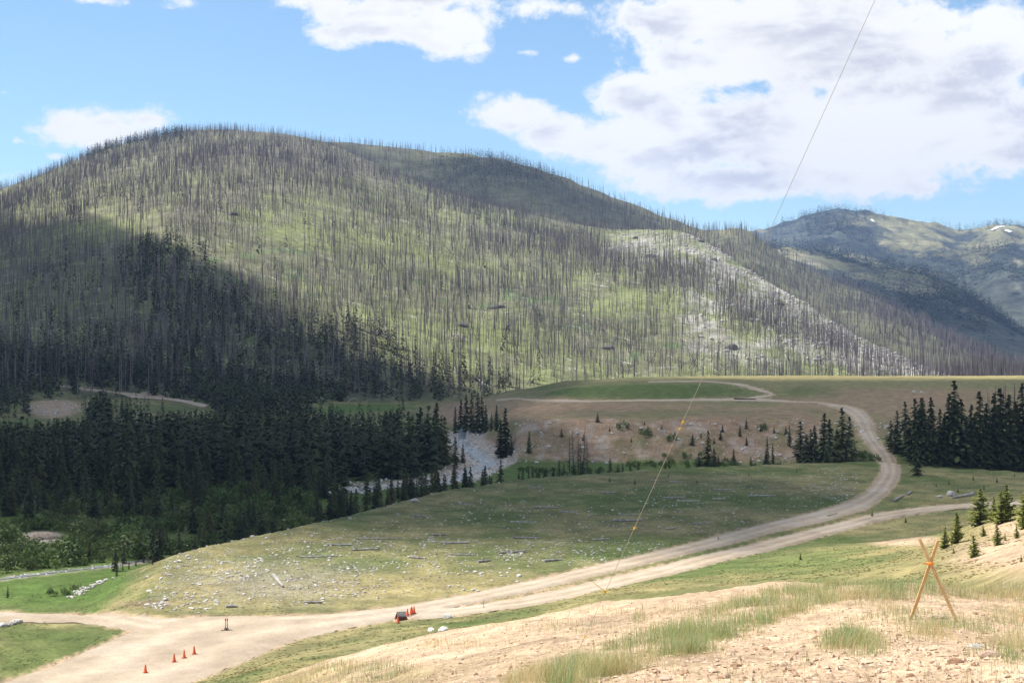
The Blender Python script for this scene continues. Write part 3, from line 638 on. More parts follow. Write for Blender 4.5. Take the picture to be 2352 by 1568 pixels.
def rock(seed, sub=1, flat=0.62, cuts=7):
    r = np.random.default_rng(seed); V, Fc = icos(sub); V = V.copy()
    for k in range(cuts):
        n = r.normal(0, 1, 3); n /= np.linalg.norm(n); h = r.uniform(0.55, 0.85); d = V@n; V = V-np.outer(np.maximum(d-h, 0), n)
    V *= np.array([r.uniform(0.8, 1.15), r.uniform(0.7, 1.0), flat*r.uniform(0.8, 1.2)]); V += r.normal(0, 0.02, V.shape)
    V[:, 2] += 0.28; return V, Fc

CON_HI = [conifer(400+i, 25, 8, 5, w, b, dr, rg) for i, (w, b, dr, rg) in enumerate([(0.135, 0.05, 0.4, 0.35), (0.16, 0.07, 0.35, 0.4), (0.12, 0.04, 0.45, 0.3), (0.18, 0.09, 0.25, 0.45), (0.15, 0.05, 0.4, 0.5), (0.17, 0.1, 0.3, 0.5)])]
CON_LO = [conifer(420+i, 11, 5, 2, w, 0.05, 0.4, 0.35) for i, w in enumerate((0.13, 0.16, 0.12, 0.18))]
CON_MID = [conifer(425+i, 11, 4, 1, w, 0.05, 0.5, 0.3, 0.085) for i, w in enumerate((0.13, 0.16, 0.12))]
CON_TINY = [conifer(430+i, 5, 3, 1, 0.15, 0.08, 0.4, 0.3) for i in range(3)]
YOUNG = [conifer(440+i, 15, 12, 5, w, 0.02, -0.25, 0.3, 0.058) for i, w in enumerate((0.25, 0.29, 0.22, 0.27))]
SNAG_HI = [snag(460+i, 26, 0.013, 5) for i in range(6)]
SNAG_LO = [snag(470+i, 6, 0.0155, 3) for i in range(8)]
BUSH = [bush(480+i) for i in range(5)]
ROCK_HI = [rock(500+i, 2) for i in range(6)]; ROCK_MD = [rock(510+i, 1) for i in range(8)]; ROCK_LO = [rock(520+i, 0, 0.6, 3) for i in range(5)]; PEBBLE = [pebble(540+i) for i in range(6)]

spruce_mat = material('spruce_needles', (0.060, 0.078, 0.029), 0.75, (0.034, 0.050, 0.022), 6.0, 0.2, rnd=0.5)
sprucefar_mat = material('spruce_needles_stand', (0.062, 0.074, 0.029), 0.8, (0.024, 0.036, 0.019), 0.14, 0.2, detail=2)
young_mat = material('young_pine_needles', (0.32, 0.34, 0.09), 0.7, (0.20, 0.23, 0.06), 5.0, 0.2, rnd=0.2, trans=0.5)
bark_mat = material('conifer_bark', (0.11, 0.085, 0.065), 0.95, scale=10)
snag_mat = material('charred_grey_wood', (0.225, 0.196, 0.200), 0.9, (0.085, 0.072, 0.075), 0.09, 0.2)
snagi_mat = material('weathered_snag_wood', (0.19, 0.168, 0.165), 0.9, (0.085, 0.074, 0.073), 1.2, 0.2, rnd=0.4)
log_mat = material('silvery_log_wood', (0.44, 0.42, 0.39), 0.85, (0.27, 0.25, 0.23), 2.0, 0.25, rnd=0.3)
willow_mat = material('willow_leaves', (0.090, 0.140, 0.034), 0.7, (0.048, 0.082, 0.022), 2.5, 0.2, rnd=0.42, trans=0.25)
stone_mat = material('pale_granite', (0.52, 0.495, 0.46), 0.9, (0.36, 0.335, 0.30), 2.0, 0.2, rnd=0.25, bump=0.3, bscale=8)
rusty_mat = material('rusty_stone', (0.36, 0.22, 0.135), 0.95, (0.25, 0.15, 0.10), 6.0, 0.1, bump=0.4, bscale=12)
def shared(name, vf, mat, smooth=False): return mesh_np(name, vf[0], vf[1], mat, smooth)
ME_CON = [shared('crown', c, spruce_mat) for c in CON_HI]; ME_YNG = [shared('crown', c, young_mat) for c in YOUNG]
ME_TRK = shared('trunk', cone_tube(0.012, 0.002, -0.02, 0.97, 7), bark_mat, True)
dead_mat = material('dead_twigs', (0.14, 0.115, 0.095), 0.9, (0.08, 0.068, 0.06), 8.0, 0.1)
ME_DEAD = [shared('twigs', conifer(450+i, 22, 5, 2, 0.12, 0.15, 0.3, 0.5, 0.022), dead_mat) for i in range(3)]
ME_SNAG = [shared('burned_snag', c, snagi_mat) for c in SNAG_HI]; ME_BUSH = [shared('willow_bush', c, willow_mat) for c in BUSH]
ME_ROCK = [shared('stone', c, stone_mat) for c in ROCK_HI]; ME_RMD = [shared('stone', c, stone_mat) for c in ROCK_MD]
N_TREE = 0
def tree(loc, h, label, group, variant=None, young=False, wide=1.0, name='conifer'):
    global N_TREE
    e = bpy.data.objects.new('young_pine' if young else name, None); COL.objects.link(e); e.empty_display_size = 0.5
    e.location = loc; e.rotation_euler = (random.uniform(-0.03, 0.03), random.uniform(-0.03, 0.03), random.uniform(0, 6.28)); e.scale = (h*wide, h*wide, h)
    tag(e, label, 'tree', group); mm = ME_YNG if young else ME_CON
    link('trunk', ME_TRK, e); link('crown', mm[variant if variant is not None else random.randrange(len(mm))], e); N_TREE += 1
    return e

# ------------------------------------------------------------------ conifers one can pick out
def place(px, base, top, push=True):
    p = hit1(px, base); x, Y = p[0], p[1]
    if push and 150 < Y < 345 and float(seg_dist(np.array(x), np.array(Y), EDGE)) < 9: Y = Y+13; x = (px-CX)/F*Y
    z = float(zg(x, Y)); h = (CY-top)/F*Y-z
    return (x, Y, z-0.1), h
def row(lst, label, group, wide=1.0, young=False):
    for q in lst:
        loc, h = place(q[0], q[1], q[2], not young)
        if h > 0.4: tree(loc, h, label, group, None, young, wide*random.uniform(0.9, 1.15)*(q[3] if len(q) > 3 else 1))
row([(1046,994,935),(1058,992,915),(1070,992,906),(1083,992,905),(1096,994,903),(1108,994,912),(1116,992,930),(1129,988,950),(1141,988,930)],
    'tall dark spruce in the clump above the stony creek bend', 'spruces above the creek bend', 1.1)
row([(1160,1050,937,1.15),(1148,1050,962),(1174,1048,995)], 'tall dark spruce at the foot of the tan mound beside the creek', 'spruces below the tan mound', 1.15)
row([(1215,1040,990)], 'broad lone spruce on the flat right of the tan mound', None, 1.25)
row([(1002,1052,924,1.1),(985,1062,948),(1020,1072,958),(1045,1072,1004),(1063,1063,1017),(965,1070,935),(940,1075,945),(915,1078,940),(890,1080,950)],
    'tall dark spruce on the forest edge facing the stony creek', 'spruces at the forest edge by the creek', 1.3)
row([(1624,1074,990),(1640,1074,1030),(1606,1074,1042),(1650,1074,1045)], 'dark spruce in the narrow clump under the red bank', 'spruces under the red bank', 1.3)
row([(1685,1068,1030)], 'small dark spruce standing alone on the green flat under the red bank', None, 1.3)
row([(1762,1066,1000),(1775,1064,1018),(1757,1066,1035)], 'thin dark spruce between the small lone spruce and the road clump', 'thin spruces on the green flat', 0.9)
row([(1838,1062,968),(1853,1062,995),(1872,1062,978),(1890,1064,950),(1906,1062,962),(1936,1062,940),(1949,1060,958),(1921,1062,985),(1862,1062,985)],
    'tall dark spruce in the clump left of the dirt road bend', 'spruces left of the road bend', 1.5)
row([(1814,1026,975)], 'dark spruce growing up the red bank left of the road clump', None, 1.0)
row([(1372,969,948)], 'small round spruce alone on the mesa shelf rim', None, 1.7)
row([(2105,1091,1002)], 'bushy dark spruce standing forward of the grove right of the road', None, 1.3)
grove = [(2046,1036,966),(2062,1040,945),(2081,1046,925),(2100,1056,918),(2120,1060,935),(2140,1062,915),(2160,1064,940),(2180,1066,905),(2191,1066,879),(2211,1068,920),(2231,1070,930),(2250,1070,900),(2268,1072,925),(2286,1072,905),(2301,1072,893),(2319,1074,905),(2336,1076,920),(2352,1079,884),(2372,1082,900),(2400,1084,880),(2430,1086,910),(2056,1042,985),(2090,1052,960),(2130,1064,960),(2172,1068,950),(2222,1072,960),(2262,1074,955),(2310,1076,950),(2345,1080,950)]
grove += [(random.uniform(2110, 2480), random.uniform(1040, 1060), random.uniform(900, 985)) for _ in range(30)]
row(grove, 'tall dark spruce in the dense grove right of the dirt road', 'spruces in the grove right of the road', 1.4)
row([(2250,1206,1120),(2283,1197,1140),(2300,1201,1128),(2314,1196,1113),(2354,1206,1118),(2372,1200,1130)],
    'sunlit young pine in the cluster on the sandy slope below the side road', 'young pines clustered on the sandy slope', 1.2, True)
row([(2196,1247,1175)], 'slender tall young pine right behind the crossed stakes, at the edge of the sandy slope', None, 1.15, True)
row([(2170,1259,1209)], 'small leaning young pine on the grass margin by the crossed stakes', None, 1.2, True)
row([(2237,1279,1227)], 'stocky dark young pine standing alone low on the sandy slope', None, 1.3, True)
row([(2258,1231,1204),(2290,1252,1200),(2335,1236,1204),(2349,1216,1180),(2362,1262,1215)], 'small young pine scattered on the bare sandy slope', 'small young pines on the sandy slope', 1.1, True)
row([(2308,1241,1222),(2190,1271,1254),(1838,1285,1268),(2003,1186,1171),(2345,1290,1270),(1650,1240,1230),(2080,1200,1186)], 'tiny pine seedling on the open slope', 'pine seedlings', 0.9, True)
row([(268,1348,1288),(282,1330,1290),(296,1322,1285),(312,1310,1278),(330,1300,1270),(350,1323,1278),(372,1304,1276),(402,1285,1262),(271,1365,1340),(18,1372,1342)], 'small dark pine on the grassy bank below the stony bench', 'small pines on the bench bank', 0.95)
row([(1400,1106,1094),(1458,1112,1098),(1535,1095,1085),(1600,1110,1100),(1830,1085,1075),(1720,1092,1084),(2150,1118,1108),(2180,1112,1102),(2235,1102,1090),(2290,1108,1094),(2330,1095,1085),(2200,1130,1118),(2260,1124,1112),(2310,1120,1108)], 'knee-high pine seedling on the shaded meadow', 'pine seedlings on the meadow', 1.4)

for a_, b_, h_ in [(1660,992,18),(1700,1002,26),(1715,985,24),(1778,994,16),(1805,1000,22),(1590,1022,26),(1640,1018,14),(1520,985,12),(1340,1012,16),(1290,1002,20),(1715,1022,20),(1550,1000,12),(1655,1010,22),(1450,1015,12),(1748,990,18),(1400,990,10),(1480,975,10),(1610,1005,14)]:
    loc, hh = place(a_, b_, b_-h_); tree(loc, hh, 'small dark conifer rooted on the face of the red bank', 'small conifers on the red bank', wide=random.uniform(1.3, 2.0), name='small_conifer')
# ------------------------------------------------------------------ creekside forest
CLx = [-150,0,60,110,195,212,245,262,400,520,600,700,800,870,905,985,1010,1040,1075]
CLy = [940,955,960,958,950,900,893,942,940,930,932,932,942,952,935,930,950,990,1022]
YMx = [-150,0,300,600,800,1000,1075]; YMy = [270,276,282,300,308,338,346]
cand = []; taken = {}
for _ in range(9000):
    px = rng.uniform(-170, 1040); Y = rng.uniform(268, 640)
    if Y < np.interp(px, YMx, YMy): continue
    if px > 900 and Y > 380: continue
    x = (px-CX)/F*Y
    if float(seg_dist(np.array(x), np.array(Y), CREEK)) < 8: continue
    k = (int(x//3.4), int(Y//4.2))
    if k in taken: continue
    if 560 < Y and abs(px-300) < 330 and rng.random() < 0.5: continue
    z = float(zg(x, Y)); top = np.interp(px, CLx, CLy)+abs(rng.normal(0, 14)); h = rng.choice([rng.uniform(8, 13), rng.uniform(11, 18)]); lim = (CY-top)/F*Y-z
    if h > lim:
        if lim < 6 or h > lim*1.5 or rng.random() < 0.35: continue
        h = lim*rng.uniform(0.75, 1.0)
    taken[k] = 1; cand.append((px, x, Y, z, h))
for _ in range(150):
    px = rng.uniform(-150, 800); Y = np.interp(px, YMx, YMy)-abs(rng.normal(0, 20))-2; x = (px-CX)/F*Y; z = float(zg(x, Y))
    if z < -29.3: cand.append((px, x, Y, z, rng.uniform(3.5, 9)))
cand.sort(key=lambda c: c[2])
NF = 240
near, rest = cand[:NF], cand[NF:]
for px, x, Y, z, h in near:
    front = Y < np.interp(px, YMx, YMy)
    if front and h < 6: lb, gp = 'short dark conifer rising out of the willow thicket before the forest', 'short conifers in the thicket'
    elif front: lb, gp = 'medium dark conifer between the willow thicket and the forest', 'medium conifers before the forest'
    elif px > 760: lb, gp = 'dark conifer of the creekside forest near the brow of the stony bench', 'forest conifers near the bench brow'
    elif h < 11: lb, gp = 'shorter dark conifer in the front ranks of the creekside forest', 'shorter conifers of the forest front'
    else: lb, gp = 'tall dark conifer in the front ranks of the creekside forest', 'tall conifers of the forest front'
    tree((x, Y, z-0.1), h, lb, gp, wide=random.uniform(0.95, 1.35))
def stand(name, pts, variants, mat, label, wide=(0.95, 1.35), tilt=None):
    pts = np.asarray(pts, float); n = len(pts); r = np.random.default_rng(len(pts))
    V, Fs = merge(variants, r.integers(0, len(variants), n), pts[:, :3], r.uniform(0, 6.28, n), pts[:, 3], tilt, None, r.uniform(*wide, n))
    return tag(link(name, mesh_np(name, V, Fs, mat)), label, kind='stuff')
for _ in range(2000):
    px = rng.uniform(-180, 1000); Y = rng.uniform(545, 745); x = (px-CX)/F*Y; z = float(max(zg(x, Y), zA(x, Y))); py = CY-F*z/Y
    lowside = np.interp(px, [60, 130, 480, 520], [935, 896, 944, 955]); cov = (abs(px-130) < 62 and py > 908)
    if (110 < px < 490 and lowside-16 < py < lowside+26) or cov or px > 930 or (py > 912 and np.hypot((px-830)/150, (py-942)/30) < 1+0.5*fbm(np.array(x/15), np.array(Y/15), 83, 2)): continue
    if fbm(np.array(x/40), np.array(Y/40), 81, 2) < -0.35: continue
    rest.append((px, x, Y, z, rng.uniform(4.5, 8.5) if py > lowside else rng.uniform(7, 13)))
stand('far_conifer_stand', [(x, Y, z-0.1, h) for px, x, Y, z, h in rest if Y > 500], CON_MID, sprucefar_mat, 'dark conifers around the far gravel track behind the creekside forest')
stand('conifer_stand', [(x, Y, z-0.1, h) for px, x, Y, z, h in rest if Y <= 500], CON_LO, sprucefar_mat, 'dark mass of conifers deeper in the creekside forest')
print('trees', N_TREE, 'forest', len(cand))
# shrubs and small conifers along the foot of the bench and on the flood plain
bushes = []; HEAP = hit1(100, 1234)
for _ in range(6000):
    px = rng.uniform(-160, 720); Y = rng.uniform(186, 305); x = (px-CX)/F*Y; z = float(zg(x, Y)); py = CY-F*z/Y
    if z > -29.2 or py > np.interp(px, [-160, 0, 330, 420, 720], [1330, 1316, 1284, 1272, 1210]): continue
    if blob(np.array(px), np.array(py), 100, 1240, 70, 20) > 0.1: continue
    if fbm(np.array(x/14), np.array(Y/14), 77, 2) < -0.42: continue
    if any((x-b[0])**2+(Y-b[1])**2 < 5.0 for b in bushes): continue
    bushes.append((x, Y, z, rng.choice([rng.uniform(1.2, 2.2), rng.uniform(2.2, 4.2)])))
for _ in range(500):
    px = rng.uniform(1180, 1800); Y = rng.uniform(338, 372); x = (px-CX)/F*Y; z = float(zg(x, Y))
    if fbm(np.array(x/18), np.array(Y/12), 79, 2) < 0.15 or z > -30: continue
    if any((x-b[0])**2+(Y-b[1])**2 < 9 for b in bushes): continue
    bushes.append((x, Y, z, rng.uniform(1.0, 2.2)))
for px, py in [(120,1368),(150,1366),(175,1352),(1430,985),(1545,1012),(1750,985),(1480,1000),(1975,1055),(1990,1050),(1960,1055),(2010,1058)]:
    p = hit1(px, py); bushes.append((p[0], p[1], p[2], 1.15 if py > 1300 else random.uniform(1.6, 3.0)))
print('bushes', len(bushes))
bushes.sort(key=lambda b: b[1])
for x, Y, z, s in bushes[:300]:
    o = link('willow_bush', ME_BUSH[random.randrange(5)], None, (x, Y, z-0.1), (0, 0, random.uniform(0, 6.28)), (s, s, s*random.uniform(0.8, 1.2)))
    if z < -29.3 and Y < 330: 
        pxb = CX+F*x/Y; d2 = float(seg_dist(np.array(x), np.array(Y), CREEK2))
        if d2 < 9: tag(o, 'rounded willow bush on the bank of the narrow stream', 'bush', 'willow bushes on the stream bank')
        elif math.hypot(x-HEAP[0], Y-HEAP[1]) < 16: tag(o, 'rounded willow bush close around the tan gravel heap', 'bush', 'willow bushes around the gravel heap')
        elif s > 2.4: tag(o, 'tall rounded willow bush in the wet thicket below the forest', 'bush', 'tall willow bushes in the thicket')
        else: tag(o, 'low rounded willow bush in the wet thicket below the forest', 'bush', 'low willow bushes in the thicket')
    else: tag(o, 'low green bush on or below the red bank of the mesa', 'bush', 'bushes by the red bank')
if len(bushes) > 300:
    b = np.array(bushes[300:]); V, Fs = merge(BUSH, rng.integers(0, 5, len(b)), b[:, :3], rng.uniform(0, 6, len(b)), b[:, 3])
    tag(link('willow_thicket', mesh_np('willow_thicket', V, Fs, willow_mat)), 'mass of willow bushes farther into the wet thicket', kind='stuff')
small = []
E = np.array([e for e in EDGE[4:12]])
for _ in range(300):
    k = rng.uniform(0, len(E)-1.001); i = int(k); p = E[i]*(1-k+i)+E[i+1]*(k-i); d = E[i+1]-E[i]; nrm = np.array([-d[1], d[0]])/np.hypot(*d); nrm = nrm if nrm[1] > 0 else -nrm
    q = p+nrm*rng.uniform(5, 24); px = CX+F*q[0]/q[1]
    if (px > 1460 and rng.random() < 0.75) or (px < 720 and rng.random() < 0.7): continue
    if float(seg_dist(np.array(q[0]), np.array(q[1]), CREEK)) < 7: continue
    z = float(zg(q[0], q[1]))
    small.append((q[0], q[1], z-0.1, rng.uniform(3.0, 6.5)*(1 if px < 1150 else 0.75)))
for x, Y, z, h in small:
    pxx = CX+F*x/Y
    lb, gp = ('small dark conifer under the brow of the bench before the forest', 'small conifers under the bench brow') if pxx < 1020 else (('small dark conifer in the row between the bench and the stony creek', 'small conifers by the creek') if pxx < 1240 else ('small dark conifer on the green flat under the red bank', 'small conifers on the green flat'))
    tree((x, Y, z), h, lb, gp, wide=random.uniform(1.1, 1.6), name='small_conifer')

# ------------------------------------------------------------------ burned hill: standing snags, fallen timber, live conifers, pale rocks
def on_hill(fun, ridge, foot, n, px0, px1, pw, tmax=1.0, seed=1):
    r = np.random.default_rng(seed); rp = np.array(ridge, float); fp = np.array(foot, float)
    px = r.uniform(px0, px1, n); Yr = smooth1d(rp[:, 0], rp[:, 2], px); Yb = smooth1d(fp[:, 0], fp[:, 1], px)
    t = r.random(n)**pw*tmax; Y = Yb+(Yr-Yb)*t; x = (px-CX)/F*Y
    return px, x, Y, fun(x, Y), t
zgroundmax = lambda x, Y: np.where(Y < 990, zg(x, Y), -99)
px, x, Y, z, t = on_hill(zA, RA, FA, 64000, -180, 2460, 0.84, 1.03, 5)
py = CY-F*z/Y; rk = rockiness(x, Y, z); keep = (z > zgroundmax(x, Y)+0.3)
dn = 0.57+1.1*fbm(x/60, Y/100, 231, 3)+0.32*sstep(py, 540, 740)*(px > 650)+0.20*sstep(py, 480, 360)+0.30*sstep(px, 700, 200)+0.9*sstep(py-(500+0.33*np.maximum(px, 0)), -20, 60)*(px < 1250)
keep &= rng.random(len(x)) < np.clip(dn, 0.12, 1)*(1-0.82*rk)
px, x, Y, z, py, t = (a[keep] for a in (px, x, Y, z, py, t)); h = rng.uniform(9, 21, len(x))*np.where(rng.random(len(x)) < 0.18, rng.uniform(0.25, 0.6, len(x)), 1)*(1-0.22*sstep(t, 0.55, 0.95))
print('snags', len(x))
rank = np.argsort(-(h/Y))
vis = [i for i in rank if (py[i] > 700) and 10 < px[i] < 2340 and (CY-F*(z[i]+h[i])/Y[i]) < 880][:300]
for i in vis:
    o = link('burned_snag', ME_SNAG[random.randrange(6)], None, (x[i], Y[i], z[i]-0.2), (random.gauss(0, 0.035), random.gauss(0, 0.035), random.uniform(0, 6.28)), (h[i]*1.15, h[i]*1.15, h[i]))
    if px[i] < 1150: tag(o, 'bare grey fire-killed trunk at the shaded hill foot behind the creekside forest', 'dead tree', 'burned snags behind the forest')
    elif px[i] < 1650: tag(o, 'bare grey fire-killed trunk at the hill foot right behind the mesa loop track', 'dead tree', 'burned snags behind the loop track')
    else: tag(o, 'bare grey fire-killed trunk below the pale rocky spur behind the flat mesa rim', 'dead tree', 'burned snags below the rocky spur')
m = np.ones(len(x), bool); m[vis] = False
def snags(name, x, Y, z, h, mat, label, fat):
    n = len(x); tl = np.abs(rng.normal(0, 0.035, n)); tl = np.where(rng.random(n) < 0.09, rng.uniform(0.12, 0.75, n), tl)
    V, Fs = merge(SNAG_LO, rng.integers(0, len(SNAG_LO), n), np.c_[x, Y, z-0.2], rng.uniform(0, 6.28, n), h, tl, None, fat)
    return tag(link(name, mesh_np(name, V, Fs, mat)), label, kind='stuff')
snags('snag_forest', x[m], Y[m], z[m], h[m], snag_mat, 'thousands of grey fire-killed trunks standing over the burned hill', np.clip(Y[m]/1300, 0.8, 1.35)*rng.uniform(0.7, 1.25, m.sum()))
px, x, Y, z, t = on_hill(zB, RB, FB, 12000, 700, 2460, 0.55, 1.02, 6); k = z > zA(x, Y)+1
dn = np.clip(0.6+0.9*fbm(x/120, Y/160, 232, 3), 0.15, 1); k &= rng.random(len(x)) < dn
snags('back_hill_snags', x[k], Y[k], z[k], rng.uniform(10, 19, k.sum()), snag_mat, 'grey fire-killed trunks covering the hill behind', np.full(k.sum(), 1.7))
# fallen trunks lying on the slope
px, x, Y, z, t = on_hill(zA, RA, FA, 4600, -150, 2400, 0.8, 0.98, 7); k = (z > zgroundmax(x, Y)+0.3); x, Y = x[k], Y[k]; n = len(x)
a = math.pi/2+rng.normal(0, 0.75, n); L = rng.uniform(4, 13, n); dx, dy = np.cos(a)*L/2, np.sin(a)*L/2
p0 = np.c_[x-dx, Y-dy, zA(x-dx, Y-dy)+0.35]; p1 = np.c_[x+dx, Y+dy, zA(x+dx, Y+dy)+0.5]
rr = 0.12+0.13*rng.random(n); s = np.c_[-dy, dx, 0*dx]/(L/2)[:, None]; up = np.array([0, 0, 1.0])
V = np.stack([p0+s*rr[:, None], p0-s*rr[:, None], p0+up*rr[:, None]*1.6, p1+s*rr[:, None]*0.5, p1-s*rr[:, None]*0.5, p1+up*rr[:, None]*0.8], 1).reshape(-1, 3)
tri = np.array([[0, 3, 5], [0, 5, 2], [2, 5, 4], [2, 4, 1], [0, 2, 1], [3, 4, 5]]); Fc = (tri[None]+(np.arange(n)*6)[:, None, None]).reshape(-1, 3)
tag(link('fallen_timber', mesh_np('fallen_timber', V, Fc, material('bleached_timber', (0.52, 0.50, 0.46), 0.6, (0.34, 0.32, 0.28), 0.05, 0.3))), 'bleached fallen trunks strewn over the burned hillside', kind='stuff')
# live conifers on the shaded lower left of the hill
px, x, Y, z, t = on_hill(zA, RA, FA, 13000, -180, 1250, 0.9, 0.75, 8); py = CY-F*z/Y
w = np.maximum.reduce([blob(px, py, 370, 640, 110, 85, 0.6), blob(px, py, 470, 720, 130, 70, 0.6), blob(px, py, 560, 800, 380, 75, 0.6), blob(px, py, 250, 880, 500, 55, 0.6), blob(px, py, 850, 885, 330, 45, 0.7), 0.9*blob(px, py, 340, 590, 25, 40, 0.5), 0.10*blob(px, py, 120, 740, 330, 160, 0.5)])
k = (rng.random(len(x)) < w*1.0) & (z > zgroundmax(x, Y)+0.2)
k2 = (rng.random(len(x)) < 0.010) & (z > zgroundmax(x, Y)+0.2); k |= k2
pts = [(a, b, c-0.2, rng.uniform(7, 15)) for a, b, c in zip(x[k], Y[k], z[k])]
pts += [(a, b, c-0.2, rng.uniform(10, 16)) for a, b, c in zip(*(q[-220:] for q in on_hill(zA, RA, FA, 220, 200, 430, 0.05, 1.0, 12)[1:4]))]
print('hill conifers', len(pts))
stand('hillside_conifers', pts, CON_MID, sprucefar_mat, 'live dark conifers mixed with grey trunks on the shaded hill foot', (0.8, 1.2))
px, x, Y, z, t = on_hill(zB, RB, FB, 5000, 900, 1500, 0.4, 1.01, 9); py = CY-F*z/Y
w = np.maximum(blob(px, py, 1180, 385, 170, 55, 0.7), 0.6*blob(px, py, 1080, 410, 120, 50, 0.7)); k = (rng.random(len(x)) < w*0.9) & (z > zA(x, Y)+1)
stand('back_hill_conifers', [(a, b, c-0.2, rng.uniform(9, 17)) for a, b, c in zip(x[k], Y[k], z[k])], CON_TINY, sprucefar_mat, 'live dark conifers along the crest of the hill behind', (1.2, 1.7))
for fun, rd, ft, n, nm, lb, pw, sd in ((zC, RC, FC, 17000, 'far_mountain_conifers', 'dark conifers dotting the far mountain', 0.5, 21), (zD, RD, FD, 11000, 'middle_ridge_conifers', 'dark conifers on the ridge before the far mountain', 0.6, 22)):
    px, x, Y, z, t = on_hill(fun, rd, ft, n, 1650, 2480, pw, 1.0, sd)
    k = rng.random(n) < np.clip(0.30+1.6*fbm(x/260, Y/380, 240+sd, 4)+0.6*(t > 0.97), 0.02, 1)
    stand(nm, [(a, b, c-0.5, rng.uniform(18, 32)) for a, b, c in zip(x[k], Y[k], z[k])], CON_TINY, sprucefar_mat, lb, (1.6, 2.4))
# pale rocks on the right-hand spur
px, x, Y, z, t = on_hill(zA, RA, FA, 26000, 1250, 2350, 0.7, 1.0, 10); rk = rockiness(x, Y, z); k = (rng.random(len(x)) < rk*np.clip(0.28+0.9*fbm(x/22, Y/40, 251, 3), 0, 1)) & (z > zgroundmax(x, Y)+0.3)
x, Y, z = x[k], Y[k], z[k]; n = len(x); print('hill rocks', n)
V, Fs = merge(ROCK_LO, rng.integers(0, 5, n), np.c_[x, Y, z-0.3], rng.uniform(0, 6, n), 0.6+1.9*rng.random(n)**3)
tag(link('spur_rocks', mesh_np('spur_rocks', V, Fs, stone_mat)), 'pale boulders and scree scattered over the right-hand spur', kind='stuff')
BIG = [(535,494),(1460,548),(1495,590),(1640,598),(1062,748),(1140,708),(1870,672),(1395,800),(1680,800),(1610,555),(1790,700)]
dark_rock = material('dark_outcrop_rock', (0.16, 0.15, 0.14), 0.9, (0.09, 0.085, 0.08), 0.3, 0.2, bump=0.5, bscale=1.0)
ME_OUT = [shared('rock_outcrop', c, dark_rock) for c in ROCK_HI]; ysA = np.geomspace(640, 2300, 1500)
for i, (a, b) in enumerate(BIG):
    p = hit(a, b, zA, ysA)[0]
    tag(link('rock_outcrop', ME_OUT[i % 6], None, (p[0], p[1], p[2]-1), (0, 0, i*1.3), (4.5+i % 3, 4, 4.2)), 'dark rock outcrop jutting from the burned hillside', 'rock', 'rock outcrops on the hill')
print('phase 2 done')

# ------------------------------------------------------------------ water of the creek and of the small stream
wm = bpy.data.materials.new('running_water'); wm.use_nodes = True; b = wm.node_tree.nodes['Principled BSDF']
b.inputs['Base Color'].default_value = (0.16, 0.19, 0.21, 1); b.inputs['Roughness'].default_value = 0.3; b.inputs['Specular IOR Level'].default_value = 0.6
wn = wm.node_tree.nodes.new('ShaderNodeTexNoise'); wn.inputs['Scale'].default_value = 1.3; wn.inputs['Detail'].default_value = 4
wt = wm.node_tree.nodes.new('ShaderNodeTexCoord'); wm.node_tree.links.new(wt.outputs['Object'], wn.inputs['Vector'])
wb = wm.node_tree.nodes.new('ShaderNodeBump'); wb.inputs['Strength'].default_value = 0.7; wb.inputs['Distance'].default_value = 0.2
wm.node_tree.links.new(wn.outputs['Fac'], wb.inputs['Height']); wm.node_tree.links.new(wb.outputs[0], b.inputs['Normal'])
for nm, line, w, dz in (('creek_water', CREEK, 2.1, 0.25), ('stream_water', CREEK2, 0.38, 0.06)):
    P = resample(line, 120); T = np.gradient(P, axis=0); T /= np.hypot(T[:, 0], T[:, 1])[:, None]; nr = np.c_[-T[:, 1], T[:, 0]]
    ww = w*(1+0.5*fbm(np.arange(120)/9, np.zeros(120), 7, 3)); rows = [P+nr*(ww*k)[:, None] for k in (-1, -0.4, 0.4, 1)]
    zc = zg(P[:, 0], P[:, 1])+dz
    V = np.stack([np.c_[r_, zc] for r_ in rows], 1).reshape(-1, 3)
    structure(link(nm, mesh_np(nm, V, quads(120, 4), wm, True)))

# ------------------------------------------------------------------ stones
def pix_scatter(n, boxes):
    """random pixels inside weighted ellipses (cx, cy, rx, ry, weight)"""
    w = np.array([b[4] for b in boxes], float); k = rng.choice(len(boxes), n, p=w/w.sum()); b = np.array(boxes)[k]
    a = rng.uniform(0, 6.28, n); r = np.sqrt(rng.random(n)); return np.c_[b[:, 0]+b[:, 2]*r*np.cos(a), b[:, 1]+b[:, 3]*r*np.sin(a)]
def on_bench(pts):
    Y = -LB*F/(pts[:, 1]-CY); x = (pts[:, 0]-CX)/F*Y; z = zg(x, Y)
    for _ in range(4): Y = -z*F/(pts[:, 1]-CY); x = (pts[:, 0]-CX)/F*Y; z = zg(x, Y)
    return np.c_[x, Y, z]
ROADPOLY = [list(map(tuple, l[:, :2]))+list(map(tuple, r[:, :2]))[::-1] for l, r, w in ROADS.values()]
def off_road(p):
    k = np.ones(len(p), bool)
    for poly in ROADPOLY: k &= ~inside(p[:, 0], p[:, 1], poly)
    return k
bx = [(620,1335,270,62,1.9),(900,1300,330,75,2.6),(480,1300,110,45,1.2),(1150,1220,300,70,1.6),(1350,1268,230,30,1.2),(1700,1130,260,50,1.3),(1915,1110,60,38,0.9),(1600,1190,220,40,0.8),(420,1385,80,25,0.6),(760,1245,180,30,0.8),(1250,1150,260,40,0.6)]
P = on_bench(pix_scatter(11000, bx)); sz = 0.05+0.22*rng.random(len(P))**5
